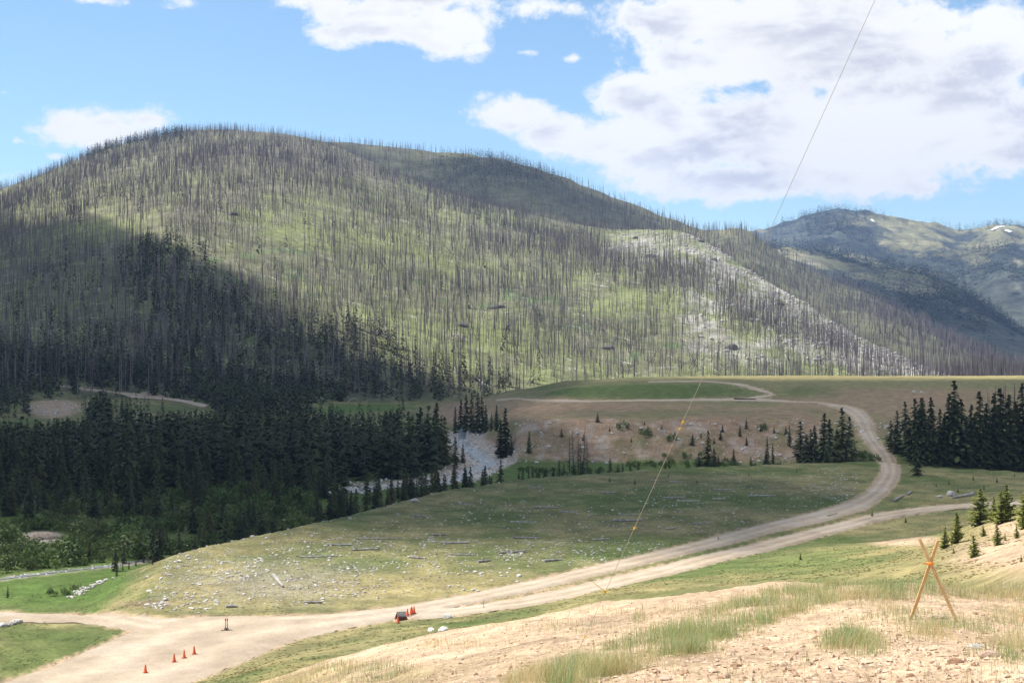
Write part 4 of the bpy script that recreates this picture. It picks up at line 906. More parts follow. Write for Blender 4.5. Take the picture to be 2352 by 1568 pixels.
edge = np.array([EDGE[k] for k in range(2, 9)]); e2 = resample(edge, 170)+rng.normal(0, 1.2, (170, 2)); P = np.r_[P, np.c_[e2, zg(e2[:, 0], e2[:, 1])]]; sz = np.r_[sz, 0.10+0.30*rng.random(170)**3]
lin = np.array([hit1(165, 1372), hit1(190, 1357), hit1(215, 1343), hit1(243, 1330)]); l2 = resample(lin, 75); l2[:, :2] += rng.normal(0, 0.45, (75, 2)); l2[:, 2] = zg(l2[:, 0], l2[:, 1]); P = np.r_[P, l2]; sz = np.r_[sz, 0.13+0.22*rng.random(75)]
l3 = np.array([hit1(a, b) for a, b in [(-60,1448),(0,1438),(40,1430)]]); l3 = resample(l3, 24); l3[:, :2] += rng.normal(0, 0.3, (24, 2)); l3[:, 2] = zg(l3[:, 0], l3[:, 1]); P = np.r_[P, l3]; sz = np.r_[sz, 0.2+0.3*rng.random(24)]
k = off_road(P); P, sz = P[k], sz[k]; k = (P[:, 1] > 60) & (P[:, 1] < 345); P, sz = P[k], sz[k]
order = np.argsort(-sz/P[:, 1]); first = order[:270]; later = order[270:]
def stone_tag(p):
    px = CX+F*p[0]/p[1]; py = CY-F*p[2]/p[1]
    if px < 255: return ('pale stone in the rock line beside the green hollow', 'stone', 'stones of the rock line') if py < 1400 else ('pale stone in the row by the gravel track', 'stone', 'stones by the gravel track')
    if seg_dist(np.array(p[0]), np.array(p[1]), EDGE) < 4: return ('pale stone on the brow of the meadow bench above the trees', 'stone', 'stones on the bench brow')
    if px < 760: return ('pale stone in the thick scatter near the wide junction', 'stone', 'stones near the junction')
    if px > 1800: return ('pale stone in the white patch inside the road bend', 'stone', 'stones inside the road bend')
    return ('pale stone among the logs on the open meadow bench', 'stone', 'stones among the logs')
for i in first:
    tag(link('stone', ME_RMD[random.randrange(8)], None, (P[i, 0], P[i, 1], P[i, 2]-0.05), (0, 0, random.uniform(0, 6.28)), sz[i]), *stone_tag(P[i]))
V, Fs = merge(PEBBLE, rng.integers(0, 6, len(later)), P[later]-[0, 0, 0.03], rng.uniform(0, 6, len(later)), sz[later])
tag(link('scattered_stones', mesh_np('scattered_stones', V, Fs, stone_mat)), 'small pale stones strewn thickly across the meadow bench', kind='stuff')
# creek cobbles, bank rubble, spoil rubble
sp = hit(*pix_scatter(260, [(125,938,66,18,1)]).T, zsurf, np.geomspace(430, 800, 900)); V, Fs = merge(ROCK_LO, rng.integers(0, 5, 260), sp, rng.uniform(0, 6, 260), 0.2+0.6*rng.random(260)**3)
tag(link('spoil_rubble', mesh_np('spoil_rubble', V, Fs, stone_mat)), 'grey rubble on the bare spoil bank behind the forest', kind='stuff')
C2 = resample(CREEK, 300); q = C2[rng.integers(0, 300, 1500)]+rng.normal(0, 3.4, (1500, 2)); bp_ = on_bench(pix_scatter(10, [(1500, 1010, 10, 5, 1)]))
C3 = resample(CREEK2, 200)[rng.integers(0, 200, 120)]+rng.normal(0, 0.7, (120, 2)); q = np.r_[q[:1380], C3]; xx = rng.uniform(-20, 260, 1800); yy = rng.uniform(364, 410, 1800); zz = zg(xx, yy); kk = (zz < -22.6) & (zz > -31.8) & (fbm(xx/12, yy/8, 261, 3) > -0.1)
V, Fs = merge(ROCK_LO, rng.integers(0, 5, 1500+kk.sum()), np.r_[np.c_[q, zg(q[:, 0], q[:, 1])], np.c_[xx, yy, zz][kk]]-[0, 0, 0.05], rng.uniform(0, 6, 1500+kk.sum()), np.r_[0.25+0.6*rng.random(1380)**2, 0.08+0.22*rng.random(120)**2, 0.15+0.6*rng.random(kk.sum())**3])
tag(link('creek_cobbles', mesh_np('creek_cobbles', V, Fs, stone_mat)), 'grey cobbles filling the creek bed and littering the red bank', kind='stuff')
# boulders one can name
for a, b, s, lb in [(434,1258,0.62,'white rounded boulder on the left brow of the stony bench'),(952,1152,0.75,'pale boulder pile on the brow of the bench before the forest'),(800,1184,0.5,'reddish white boulder on the brow of the bench beside the conifers'),(1192,1323,0.42,'grey boulder lying just above the dirt road edge'),(1422,1262,0.30,'tilted white stone beside the wire above the dirt road'),
     (2185,1138,1.0,'big pale boulder lying behind the upturned log by the side road'),(2158,1142,0.6,'low pale rock beside the big boulder by the side road'),(990,1449,0.42,'white rounded rock in the roadside grass'),(1018,1448,0.5,'pale rock with a flat tail in the roadside grass'),(1030,1418,0.5,'grey rubble heap at the edge of the side road'),
     (2100,902,0.9,'pale boulder out on the mesa above the grove'),(2118,901,0.7,'smaller pale boulder next to the one on the mesa')]:
    p = hit1(a, b); tag(link('boulder', ME_ROCK[random.randrange(6)], None, (p[0], p[1], p[2]-0.05), (0, 0, random.uniform(0, 6)), (s*1.15, s, s)), lb, 'rock')
gvp = [(hit1(a, b), s) for a, b, s in [(100,1236,2.7)]]
dune = icos(3); dv = dune[0].copy(); dv[:, 2] = np.maximum(dv[:, 2], 0)**1.3; dv *= [1+0*dv[:, 0:1][0, 0], 0.6, 0.42]; dv += 0.05*np.c_[fbm(dv[:, 0]*3, dv[:, 1]*3, 5), fbm(dv[:, 0]*3+9, dv[:, 1]*3, 6), fbm(dv[:, 0]*4, dv[:, 1]*4, 7)]
for p, s in gvp:
    tag(link('gravel_heap', mesh_np('gravel_heap', dv, dune[1], material('heap_gravel', (0.40, 0.32, 0.25), 0.95, scale=6, bump=0.5, bscale=14), True), None, (p[0], p[1], p[2]-0.1), (0, 0, 0.2), s), 'heap of tan gravel among the willow bushes', 'heap')

# ------------------------------------------------------------------ logs
def log_mesh(L, r, root, seed):
    rr = np.random.default_rng(seed); n = 8; ks = np.linspace(0, 1, 7); V, Fc = [], []; a = np.arange(n)*2*math.pi/n; by = 0
    for i, t in enumerate(ks):
        rad = r*(1-0.45*t)*(1+0.05*rr.normal()); by += rr.normal(0, 0.015)*L*0.3
        V += [np.array([t*L, by+math.cos(b)*rad, math.sin(b)*rad]) for b in a]
    for i in range(6):
        for j in range(n): Fc.append((i*n+j, i*n+(j+1) % n, (i+1)*n+(j+1) % n, (i+1)*n+j))
    Fc2 = [Fc]; V += [np.array([0, 0, 0.0]), np.array([L, by, 0])]; T = [(len(V)-2, (j+1) % n, j) for j in range(n)]+[(len(V)-1, 6*n+j, 6*n+(j+1) % n) for j in range(n)]
    if root:
        for k in range(9):
            b = k*0.7+rr.random()*0.3; R_ = r*rr.uniform(2.0, 3.4); i = len(V)
            V += [np.array([0.12, math.cos(b-0.3)*r, math.sin(b-0.3)*r]), np.array([0.12, math.cos(b+0.3)*r, math.sin(b+0.3)*r]), np.array([-0.15-0.2*rr.random(), math.cos(b)*R_, math.sin(b)*R_]), np.array([-0.1, math.cos(b)*r*0.3, math.sin(b)*r*0.3])]
            T += [(i, i+1, i+2), (i, i+2, i+3), (i+1, i+3, i+2)]
    for k in range(5):
        t = rr.uniform(0.3, 0.95)*L; b = rr.uniform(0.2, 2.9); i = len(V); l = rr.uniform(0.3, 0.9)
        V += [np.array([t, math.cos(b)*r*0.4, math.sin(b)*r*0.4]), np.array([t+0.08, math.cos(b)*r*0.4, math.sin(b)*r*0.4]), np.array([t+0.3, math.cos(b)*l, math.sin(b)*l*0.8])]; T += [(i, i+1, i+2)]
    return np.array(V), [np.array(Fc), np.array(T)]
LOGS = [(823,1238,920,1237,0),(753,1252,808,1252,0),(868,1262,807,1264,1),(690,1280,775,1277,0),(630,1325,648,1349,0),(945,1185,980,1187,0),(1055,1158,1085,1159,0),(992,1229,1025,1229,0),(1013,1248,1079,1247,0),(1031,1274,1095,1274,0),(1205,1267,1146,1271,1),(1181,1236,1239,1236,1),(1172,1199,1233,1200,0),(1213,1120,1242,1120,0),(1226,1166,1277,1166,0),(1287,1176,1325,1178,1),(1380,1132,1418,1132,0),(1407,1197,1476,1196,0),(1420,1183,1469,1183,0),(941,1280,977,1283,0),(1098,1292,1127,1288,0),(1538,1107,1570,1107,0),(1638,1125,1680,1125,0),(1572,1143,1520,1144,1),(1554,1151,1608,1151,0),(1718,1139,1782,1139,0),(1637,1147,1667,1147,0),(1593,1203,1640,1202,0),(1530,1216,1552,1213,0),(2052,1152,2074,1139,0),(2083,1137,2096,1130,0),(1901,1186,1923,1180,0),(1250,1290,1290,1286,0),(1360,1240,1400,1238,0),(700,1385,740,1384,0),(520,1395,545,1394,0)]
def lay(name, a, label, r, seed, cat='log', group=None, mat=log_mat):
    p0, p1 = hit1(a[0], a[1]), hit1(a[2], a[3]); d = p1-p0; L = float(np.hypot(d[0], d[1])); L = min(L, 14.0)
    V, Fs = log_mesh(L, r, a[4], seed); o = link(name, mesh_np(name, V, Fs, mat), None, (p0[0], p0[1], p0[2]+r*0.7), (0, -math.atan2(d[2], max(L, 0.1)), math.atan2(d[1], d[0])))
    return tag(o, label, cat, group)
for i, a in enumerate(LOGS):
    if i == 4: lay('fallen_log', a, 'short bleached log lying end-on among the stones of the bench', 0.24, i)
    elif a[4]: lay('fallen_log', a, 'grey log with its torn root plate on the meadow bench', 0.15, i, group='rooted logs on the meadow')
    elif a[0] > 2040: lay('fallen_log', a, 'grey log in the green hollow between the two roads', 0.25, i, group='logs in the green hollow')
    else: lay('fallen_log', a, 'weathered grey log lying on the meadow bench', 0.12+0.035*(i % 3), i, group='logs on the meadow bench')
lay('fallen_log', (2234,1137,2186,1145,1), 'long grey log with upturned root end beside the big boulder', 0.3, 91)
lay('fallen_log', (2290,1352,2345,1345,0), 'thin dark stick lying in the grass right of the crossed stakes', 0.03, 92)
pm = material('black_steel', (0.03, 0.028, 0.03), 0.5, scale=4)
lay('steel_beam', (1687,917.5,1737,918,0), 'long dark beam lying along the mesa track', 0.38, 93, 'beam', None, pm)
lay('steel_beam', (1692,922,1718,922,0), 'short grey beam lying before the long dark beam', 0.2, 94, 'beam', None, log_mat)

# ------------------------------------------------------------------ dead trees beside and among the live ones
for i, (px_, b_, t_) in enumerate([(1308,1086,1000),(1318,1086,985),(1328,1088,992),(1340,1086,983),(1350,1086,1005),(1334,1088,1015)]):
    loc, hh = place(px_, b_, t_); o = bpy.data.objects.new('dead_spruce', None); COL.objects.link(o); o.location = loc; o.rotation_euler = (random.gauss(0, .03), random.gauss(0, .03), i); o.scale = (hh*1.25, hh*1.25, hh)
    link('trunk', ME_TRK, o); link('twigs', ME_DEAD[i % 3], o)['kind'] = 'stuff'; tag(o, 'bare grey-brown dead spruce standing on the flat below the red bank', 'dead tree', 'dead spruces below the red bank')
for i in range(26):
    px_ = random.uniform(2265, 2440); Y_ = random.uniform(395, 450); x_ = (px_-CX)/F*Y_; z_ = float(zg(x_, Y_)); hh = (CY-random.uniform(862, 905))/F*Y_-z_
    tag(link('bare_snag', ME_SNAG[i % 6], None, (x_, Y_, z_-0.1), (random.gauss(0, .03), random.gauss(0, .03), i), (hh*1.3, hh*1.3, hh)), 'thin bare grey trunk rising behind the grove right of the road', 'dead tree', 'bare trunks behind the grove')
print('phase 3 done')

# ------------------------------------------------------------------ roadside things
def prim(parts):
    V, Q, T, off = [], [], [], 0
    for v, f in parts:
        v = np.asarray(v, float); V.append(v)
        for g in (f if isinstance(f, list) else [f]):
            g = np.asarray(g)+off; (Q if g.shape[1] == 4 else T).append(g)
        off += len(v)
    return np.concatenate(V), ([np.concatenate(Q)] if Q else [])+([np.concatenate(T)] if T else [])
def box(x0, x1, y0, y1, z0, z1):
    V = np.array([(x, y, z) for z in (z0, z1) for x, y in ((x0, y0), (x1, y0), (x1, y1), (x0, y1))], float)
    return V, np.array([(0, 3, 2, 1), (4, 5, 6, 7), (0, 1, 5, 4), (1, 2, 6, 5), (2, 3, 7, 6), (3, 0, 4, 7)])
def bar(p, q, w, d):
    """square bar from p to q"""
    p, q = np.array(p, float), np.array(q, float); t = (q-p)/np.linalg.norm(q-p); a = np.cross(t, [0, 1, 0]); a /= np.linalg.norm(a); b = np.cross(t, a)
    V = [c+a*sa*w/2+b*sb*d/2 for c in (p, q) for sa, sb in ((-1, -1), (1, -1), (1, 1), (-1, 1))]
    return np.array(V), np.array([(0, 3, 2, 1), (4, 5, 6, 7), (0, 1, 5, 4), (1, 2, 6, 5), (2, 3, 7, 6), (3, 0, 4, 7)])
def turned(profile, n=20):
    a = np.arange(n)*2*math.pi/n; V = np.concatenate([np.c_[np.cos(a)*r, np.sin(a)*r, np.full(n, z)] for r, z in profile]); Fq = []
    for k in range(len(profile)-1):
        i = np.arange(n); j = (i+1) % n; Fq.append(np.c_[k*n+i, k*n+j, (k+1)*n+j, (k+1)*n+i])
    return V, np.concatenate(Fq)
orange = material('orange_cone_plastic', (0.78, 0.135, 0.035), 0.55, (0.66, 0.10, 0.03), 4, 0.4, rnd=0.1)
conebase = material('dark_cone_foot', (0.30, 0.06, 0.03), 0.7, scale=5)
ME_CONE = mesh_np('cone_body', *turned([(0.165, 0.035), (0.15, 0.06), (0.045, 0.66), (0.035, 0.71), (0.022, 0.712)]), orange, True)
ME_FOOT = mesh_np('cone_foot', *prim([box(-0.18, 0.18, -0.18, 0.18, 0.0, 0.036)]), conebase)
def traffic_cone(px, py, label, group=None, tilt=0.0):
    p = hit1(px, py); e = bpy.data.objects.new('traffic_cone', None); COL.objects.link(e); e.location = (p[0], p[1], p[2]+0.09); e.rotation_euler = (0, tilt, random.uniform(0, 1)); e.empty_display_size = 0.3
    e.scale = (1.0, 1.0, 1.0); link('cone_body', ME_CONE, e); link('foot', ME_FOOT, e); return tag(e, label, 'traffic cone', group)
for a, b in [(334,1546),(400,1521),(423,1512),(446,1503)]: traffic_cone(a, b, 'orange traffic cone in the row across the wide dirt junction', 'cones across the junction')
traffic_cone(914, 1431, 'orange traffic cone at the grass edge in front of the barricade')
traffic_cone(936, 1415, 'orange traffic cone against the end of the low barricade')
for a, b in [(944,1412),(946,1410),(951,1409)]: traffic_cone(a, b, 'orange traffic cone in the tight cluster behind the barricade', 'cones clustered behind the barricade')
rust = material('dark_rust_paint', (0.16, 0.055, 0.035), 0.7, (0.07, 0.03, 0.025), 6)
panelm = material('pale_grey_panel', (0.55, 0.56, 0.57), 0.5, (0.45, 0.46, 0.47), 3)
p = hit1(922, 1422); e = bpy.data.objects.new('barricade', None); COL.objects.link(e); e.location = (p[0], p[1], p[2]+0.05); e.rotation_euler = (0, 0, 0.25)
tag(e, 'low roadside barricade with pale grey panel and dark red triangular end', 'barricade')
link('end_frame', mesh_np('end_frame', *prim([bar((-0.62, -0.25, 0), (-0.42, 0, 0.72), 0.06, 0.06), bar((-0.62, 0.25, 0), (-0.42, 0, 0.72), 0.06, 0.06), (np.array([(-0.62, -0.2, 0.04), (-0.36, -0.05, 0.04), (-0.44, 0, 0.70), (-0.60, -0.18, 0.03), (-0.36, 0.05, 0.04), (-0.42, 0.02, 0.70)]), np.array([(0, 1, 2), (5, 4, 3), (0, 3, 4), (0, 4, 1), (1, 4, 5), (1, 5, 2), (0, 2, 5), (0, 5, 3)]))]), rust), e)
link('panel', mesh_np('panel', *prim([box(-0.38, 0.5, 0.05, 0.09, 0.22, 0.74)]), panelm), e)
link('base_box', mesh_np('base_box', *prim([box(-0.36, 0.52, -0.22, 0.22, -0.06, 0.24), box(-0.42, 0.6, -0.26, 0.26, -0.06, 0.03)]), rust), e)
# pair of marker posts on one base
p = hit1(520, 1449); e = bpy.data.objects.new('marker_posts', None); COL.objects.link(e); e.location = (p[0], p[1], p[2]+0.08); e.rotation_euler = (0, 0, 0.4)
tag(e, 'pair of pale marker posts with red tops on a dark base in the junction', 'road marker')
postm = material('pale_post_paint', (0.50, 0.48, 0.45), 0.6, scale=5); redm = material('faded_red_band', (0.55, 0.12, 0.11), 0.6, scale=5); bm_ = material('dark_rubber_base', (0.06, 0.055, 0.05), 0.8, scale=5)
for sx in (-0.09, 0.09):
    q = link('post', mesh_np('post', *prim([box(sx-0.045, sx+0.045, -0.03, 0.03, 0.05, 1.10)]), postm), e)
    link('red_band', mesh_np('red_band', *prim([box(sx-0.055, sx+0.055, -0.04, 0.04, 0.92, 1.16)]), redm), q)
    link('foot_bracket', mesh_np('foot_bracket', *prim([bar((sx-0.16, -0.05, 0.04), (sx, 0, 0.30), 0.05, 0.06), bar((sx+0.16, -0.05, 0.04), (sx, 0, 0.30), 0.05, 0.06)]), rust), e)
link('base_plate', mesh_np('base_plate', *prim([box(-0.5, 0.5, -0.09, 0.09, 0, 0.07), box(-0.09, 0.09, -0.45, 0.45, 0.0, 0.065)]), bm_), e)
# thin stake at the fork
p = hit1(1111, 1398); tag(link('survey_stake', mesh_np('survey_stake', *prim([box(-0.03, 0.03, -0.02, 0.02, -0.1, 0.9), box(-0.035, 0.035, -0.025, 0.025, 0.88, 0.93)]), log_mat), None, (p[0], p[1], p[2])), 'thin grey stake at the edge of the side road fork', 'stake')

# ------------------------------------------------------------------ crossed wooden stakes
wood = material('fresh_lath_wood', (0.62, 0.41, 0.20), 0.75, (0.50, 0.31, 0.14), 7.0, 0.25, bump=0.15, bscale=60)
pL, pR = hit1(2093, 1421), hit1(2199, 1429); Yc = (pL[1]+pR[1])/2
def at(px, py, Y): return np.array([(px-CX)/F*Y, Y, (CY-py)/F*Y])
e = bpy.data.objects.new('crossed_stakes', None); COL.objects.link(e); base = np.array([(pL[0]+pR[0])/2, Yc, min(pL[2], pR[2])]); e.location = base
tag(e, 'two fresh wooden stakes crossed in an X and tied with orange tape', 'stakes')
a0, a1 = at(2092, 1421, pL[1]), at(2155, 1240, pL[1]+(Yc+0.022-pL[1])/0.707); b0, b1 = at(2199, 1430, pR[1]), at(2112, 1237, pR[1]+(Yc-0.022-pR[1])/0.71)
def lath(p, q, w, d): return bar(p-(q-p)*0.04, q, w, d)
link('stake', mesh_np('stake', *prim([lath(a0-base, a1-base, 0.041, 0.024)]), wood), e)
link('stake', mesh_np('stake', *prim([lath(b0-base, b1-base, 0.041, 0.024)]), wood), e)
tape = material('orange_flagging_tape', (0.95, 0.30, 0.03), 0.5, (0.85, 0.24, 0.03), 20)
c = at(2137, 1293, Yc)-base
link('flagging_tape', mesh_np('flagging_tape', *prim([turned([(0.040, -0.020), (0.048, -0.012), (0.047, 0.012), (0.038, 0.020)], 14), bar((-0.05, -0.05, 0.0), (-0.11, -0.055, 0.010), 0.02, 0.004)]), tape), e, tuple(c))

# ------------------------------------------------------------------ guy wire and its anchor
pa = hit1(1300, 1556); A = at(1305, 1545, pa[1]-0.1); Bp = at(2010, 0, pa[1]*0.86); D = Bp-A; Bp2 = A+D*1.9
wirem = material('tan_twine', (0.40, 0.35, 0.26), 0.7, (0.30, 0.26, 0.20), 30)
def tube(P, Q, r, n=6):
    P, Q = np.array(P, float), np.array(Q, float); t = (Q-P)/np.linalg.norm(Q-P); a = np.cross(t, [0, 1, 0]); a /= np.linalg.norm(a); b = np.cross(t, a); an = np.arange(n)*2*math.pi/n
    ring = np.outer(np.cos(an), a)*r+np.outer(np.sin(an), b)*r; i = np.arange(n); j = (i+1) % n
    return np.r_[P+ring, Q+ring], np.c_[i, j, j+n, i+n]
e = bpy.data.objects.new('guy_line', None); COL.objects.link(e); e.location = A; tag(e, 'thin taut line with yellow markers rising from the grass across the sky', 'line')
link('cable', mesh_np('cable', *prim([tube((0, 0, 0), Bp2-A, 0.0023)]), wirem), e)
yel = material('yellow_marker_tape', (0.85, 0.55, 0.04), 0.5, scale=20)
for py_, s in ((1462, 0.022), (1358, 0.034), (1213, 0.026), (985, 0.024), (969, 0.024)):
    t = 0.0
    for _ in range(60):                              # find the point of the line seen at that row
        q = A+D*t; t += ((1545-py_)/1545*1.0-(1545-(CY-F*q[2]/q[1]))/1545)*0.8
    q = A+D*t-A; tv = D/np.linalg.norm(D)
    v, f = bar(q-tv*s*0.5, q+tv*s*0.5, s*0.55, s*0.5); parts = [(v, f), bar(q, q+np.array([s*0.9, 0, s*0.35]), s*0.25, s*0.2)]
    if py_ == 1358: parts.append(bar(q, q+np.array([-0.13, 0, 0.10]), 0.006, 0.004))
    link('marker', mesh_np('marker', *prim(parts), yel), e)
steel = material('galvanised_steel', (0.42, 0.43, 0.44), 0.4, (0.3, 0.3, 0.31), 12, 0.5)
ring = turned([(0.030, -0.008), (0.042, -0.008), (0.042, 0.008), (0.030, 0.008), (0.030, -0.008)], 14); rv = ring[0][:, [0, 2, 1]]+[0, 0, 0.05]
e2 = bpy.data.objects.new('ground_anchor', None); COL.objects.link(e2); e2.location = (A[0], A[1], A[2]-0.03); tag(e2, 'steel eye anchor in the grass at the foot of the line', 'anchor')
link('rod', mesh_np('rod', *prim([tube((-0.07, 0, -0.35), (0, 0, 0.0), 0.013)]), steel), e2); link('eye', mesh_np('eye', rv, ring[1], steel), e2); link('shackle', mesh_np('shackle', *prim([bar((-0.03, 0, -0.03), (0.03, 0, 0.05), 0.02, 0.03)]), steel), e2)

# ------------------------------------------------------------------ near slope: rocks, clods, gravel, grass
ME_RUST = [shared('clod', c_, rusty_mat) for c_ in ROCK_HI[:3]]
pinkm = material('pink_granite', (0.56, 0.42, 0.33), 0.9, (0.42, 0.28, 0.2), 5, 0.2, bump=0.4, bscale=20); ME_PINK = [shared('rock', c_, pinkm) for c_ in ROCK_HI]
for a, b, s, lb, kind in [(2156,1420,0.115,'pale pink rock lying between the feet of the crossed stakes',1),(2275,1506,0.075,'broad flat tan rock on the gravel below the stakes',1),(1530,1560,0.05,'flat tan rock on the bare gravel slope',1),(2195,1521,0.055,'rust-coloured clod before the broad flat rock',0),(2235,1528,0.032,'small rusty clod beside the larger one',0),(1830,1553,0.034,'dark brown clod alone on the bare gravel',0),
      (1975,1452,0.07,'chalk-white flat stone on the gravel left of the grass tufts',2),(2010,1470,0.055,'white flat stone beside the chalky one',2),(2240,1486,0.08,'white flat stone on the gravel before the stakes',2),(1690,1530,0.045,'small reddish clod on the open gravel',0),(1600,1520,0.045,'pale lump on the edge of the green grass band',1),(1760,1490,0.04,'brown clod at the lip of the gravel',0)]:
    p = hit1(a, b); me = (ME_RUST[random.randrange(3)], ME_PINK[random.randrange(6)], ME_ROCK[random.randrange(6)])[kind]
    tag(link('clod' if kind == 0 else 'rock', me, None, (p[0], p[1], p[2]-s*0.12), (0, 0, random.uniform(0, 6)), (s*1.25, s, s*(0.55 if kind == 2 else 0.85))), lb, 'rock')
def near_pts(n, py0, py1, x0=-60, x1=2420):
    """pixels -> near slope, uniformly over the ground seen"""
    q = np.c_[rng.uniform(x0, x1, n), rng.uniform(py0, py1, n)]
    Y = np.full(n, 20.0)
    ys = np.geomspace(7, 44, 160); out = np.full(n, np.nan); u = (q[:, 0]-CX)/F; v = (CY-q[:, 1])/F; prev = None
    for y in ys:
        d = zg(u*y, np.full(n, y))-v*y
        if prev is not None:
            m_ = np.isnan(out) & (d >= 0) & (prev < 0); out[m_] = y-(ys[1]/ys[0]-1)*y*d[m_]/(d[m_]-prev[m_]+1e-9)
        prev = d
    k = ~np.isnan(out); Y = out[k]; q = q[k]; x = u[k]*Y; return q, x, Y, zg(x, Y)
q, x, Y, z = near_pts(34000, 1335, 1590); n = len(x)
V, Fs = merge(PEBBLE, rng.integers(0, 6, n), np.c_[x, Y, z-0.006], rng.uniform(0, 6, n), 0.006+0.034*rng.random(n)**4.5)
q, x, Y, z = near_pts(900, 1340, 1590); k = fbm(x/1.5, Y/1.5, 265, 3) > 0.0; x, Y, z = x[k], Y[k], z[k]; m2 = len(x)
V2, F2 = merge(ROCK_LO, rng.integers(0, 5, m2), np.c_[x, Y, z-0.012], rng.uniform(0, 6, m2), 0.012+0.045*rng.random(m2)**4)
tag(link('clods', mesh_np('clods', V2, F2, rusty_mat)), 'crumbled rusty clods strewn over the bare near slope', kind='stuff')
gravm = material('sandy_pebbles', (0.56, 0.43, 0.31), 0.95, (0.38, 0.265, 0.18), 1.7, 0.1)
tag(link('gravel', mesh_np('gravel', V, Fs, gravm)), 'sandy pebbles covering the bare near slope', kind='stuff')
# grass
def gmask(px, py):
    band = [(1180,1590),(1300,1560),(1450,1508),(1600,1462),(1720,1415),(1830,1380),(1950,1362),(2080,1352),(2220,1356),(2420,1362)]
    d = seg_dist(px, py, band); half = np.interp(px, [1200, 1450, 1700, 1900, 2400], [34, 46, 56, 34, 24])
    m_ = sstep(d, half*1.15, half*0.35)
    for cx, cy, rx, ry, w in [(1960,1482,75,34,0.7),(2190,1448,140,26,0.6),(2330,1470,70,48,0.65),(1858,1520,22,10,1.0),(2240,1500,30,12,0.25),(1500,1405,140,12,0.25),(1280,1440,160,16,0.22),(1050,1480,160,14,0.25),(800,1545,160,26,0.5),(640,1562,120,20,0.5),(2040,1415,120,20,0.5),(2350,1415,120,26,0.4),(1470,1422,25,20,0.5)]:
        m_ = np.maximum(m_, w*blob(px, py, cx, cy, rx, ry, 0.7))
    return m_
q, x, Y, z = near_pts(620000, 1325, 1600, -40, 2400); g = gmask(q[:, 0], q[:, 1]); cl = fbm(x/0.55, Y/0.55, 271, 3)
k = rng.random(len(x)) < np.clip(g*(0.40+1.5*cl)*0.72+0.010*(cl > 0.1), 0, 1); q, x, Y, z, g = q[k], x[k], Y[k], z[k], g[k]; n = len(x); print('grass blades', n)
hgt = rng.uniform(0.05, 0.25, n)*(0.7+0.5*g); az = rng.uniform(0, 6.28, n); lean = rng.uniform(0.05, 0.75, n)*hgt; wdt = rng.uniform(0.0016, 0.0031, n)*np.clip(Y/18, 0.8, 1.8)
b0 = np.c_[x, Y, z-0.01]; sd_ = np.c_[np.cos(az+1.57), np.sin(az+1.57), 0*az]*wdt[:, None]; ln = np.c_[np.cos(az), np.sin(az), 0*az]*lean[:, None]
mid = b0+ln*0.35+np.c_[0*x, 0*x, hgt*0.6]; tip = b0+ln+np.c_[0*x, 0*x, hgt]
V = np.stack([b0-sd_, b0+sd_, mid+sd_*0.7, mid-sd_*0.7, tip], 1).reshape(-1, 3); o5 = np.arange(n)*5
gr = np.array([0.31, 0.35, 0.13]); gb = np.array([0.28, 0.37, 0.19]); st = np.array([0.60, 0.50, 0.27]); rd = np.array([0.50, 0.34, 0.18])
pat = fbm(x/1.3, Y/1.3, 281, 3); w1 = np.clip(0.62-1.5*pat-0.75*g*(q[:, 0] < 2150)*(q[:, 0] > 1250)+rng.normal(0, 0.25, n), 0, 1)
colr = mixc(mixc(np.broadcast_to(gr, (n, 3)), gb, (rng.random(n) < 0.4)*1.0), st, w1); colr = mixc(colr, rd, (rng.random(n) < 0.10)*0.8)
tag(link('grass', mesh_np('grass', V, [np.c_[o5, o5+1, o5+2, o5+3], np.c_[o5+3, o5+2, o5+4]], attr_material('grass_blades', 'surface', 0.7, 0.2, 0, (3.0,), 0.1, 0.45, 0.15), False, {'surface': np.repeat(colr, 5, 0)})), 'thin green and straw-coloured grass on the near slope', kind='stuff')
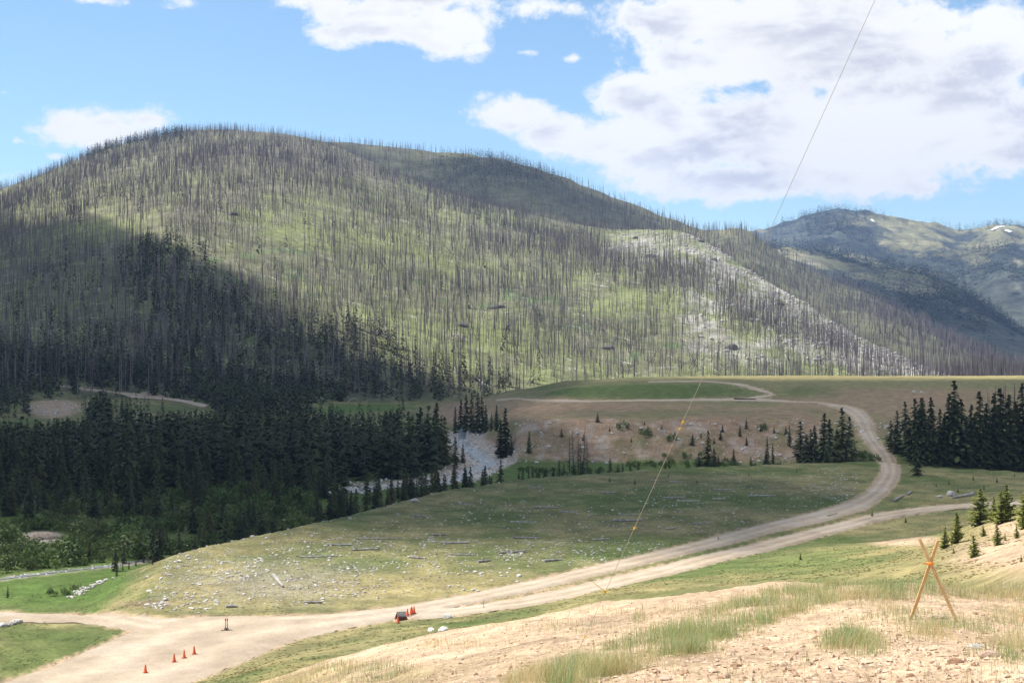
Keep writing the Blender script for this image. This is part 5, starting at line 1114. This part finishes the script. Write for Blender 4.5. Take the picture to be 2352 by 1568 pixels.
# low grass tussocks and weeds over the middle slopes and meadow
def mid_pts(n, Y0, Y1):
    px = rng.uniform(-60, 2420, n); Y = np.exp(rng.uniform(math.log(Y0), math.log(Y1), n)); x = (px-CX)/F*Y; return x, Y, zg(x, Y)
x, Y, z = mid_pts(52000, 85, 330); P = np.c_[x, Y, z]; k = off_road(P) & (fbm(x/6, Y/6, 291, 3) > -0.15); x, Y, z = x[k], Y[k], z[k]; n = len(x)
hgt = rng.uniform(0.03, 0.09, n); az = rng.uniform(0, 3.14, n); dx = np.c_[np.cos(az), np.sin(az), 0*az]*(hgt*2.2)[:, None]; b0 = np.c_[x, Y, z-0.02]
V = np.stack([b0-dx*0.5, b0+dx*0.5, b0+dx*0.9+np.c_[0*x, 0*x, hgt*0.8], b0-dx*0.2+np.c_[0*x, 0*x, hgt], b0-dx*0.9+np.c_[0*x, 0*x, hgt*0.7]], 1).reshape(-1, 3); o5 = np.arange(n)*5
cg = ground_colors(x, Y, z); colr = mixc(cg, np.array([0.20, 0.20, 0.085]), rng.random(n)*0.6)*rng.uniform(1.0, 1.5, n)[:, None]
tag(link('meadow_tussocks', mesh_np('meadow_tussocks', V, [np.c_[o5, o5+1, o5+2], np.c_[o5, o5+2, o5+3], np.c_[o5, o5+3, o5+4]], MATS['grass_blades'], False, {'surface': np.repeat(colr, 5, 0)})), 'low grass tussocks over the meadow and lower slopes', kind='stuff')
# snow patches left on the far crest
snow = material('old_snow', (0.85, 0.87, 0.90), 0.7, (0.8, 0.82, 0.86), 0.02)
ysC = np.geomspace(3600, 6800, 1500)
for a, b, rx, ry in [(1950,480,18,2),(2290,525,16,2),(2316,533,9,2),(2004,508,5,2)]:
    p = hit(a, b, zC, ysC)[0]; an = np.linspace(0, 2*math.pi, 22, endpoint=False); sc = p[1]/F
    rr = 1+0.3*fbm(np.cos(an)*1.5+a, np.sin(an)*1.5, 5, 3); X = p[0]+np.cos(an)*rx*sc*rr; Yq = p[1]+np.sin(an)*rr*ry*sc*3
    V = np.r_[[[p[0], p[1], p[2]+9]], np.c_[X, Yq, zC(X, Yq)+4]]; i = np.arange(1, 23); Fc = np.c_[np.zeros(22, int), i, np.roll(i, -1)]
    structure(link('snow_patch', mesh_np('snow_patch', V, Fc, snow, True)))
print('all done')
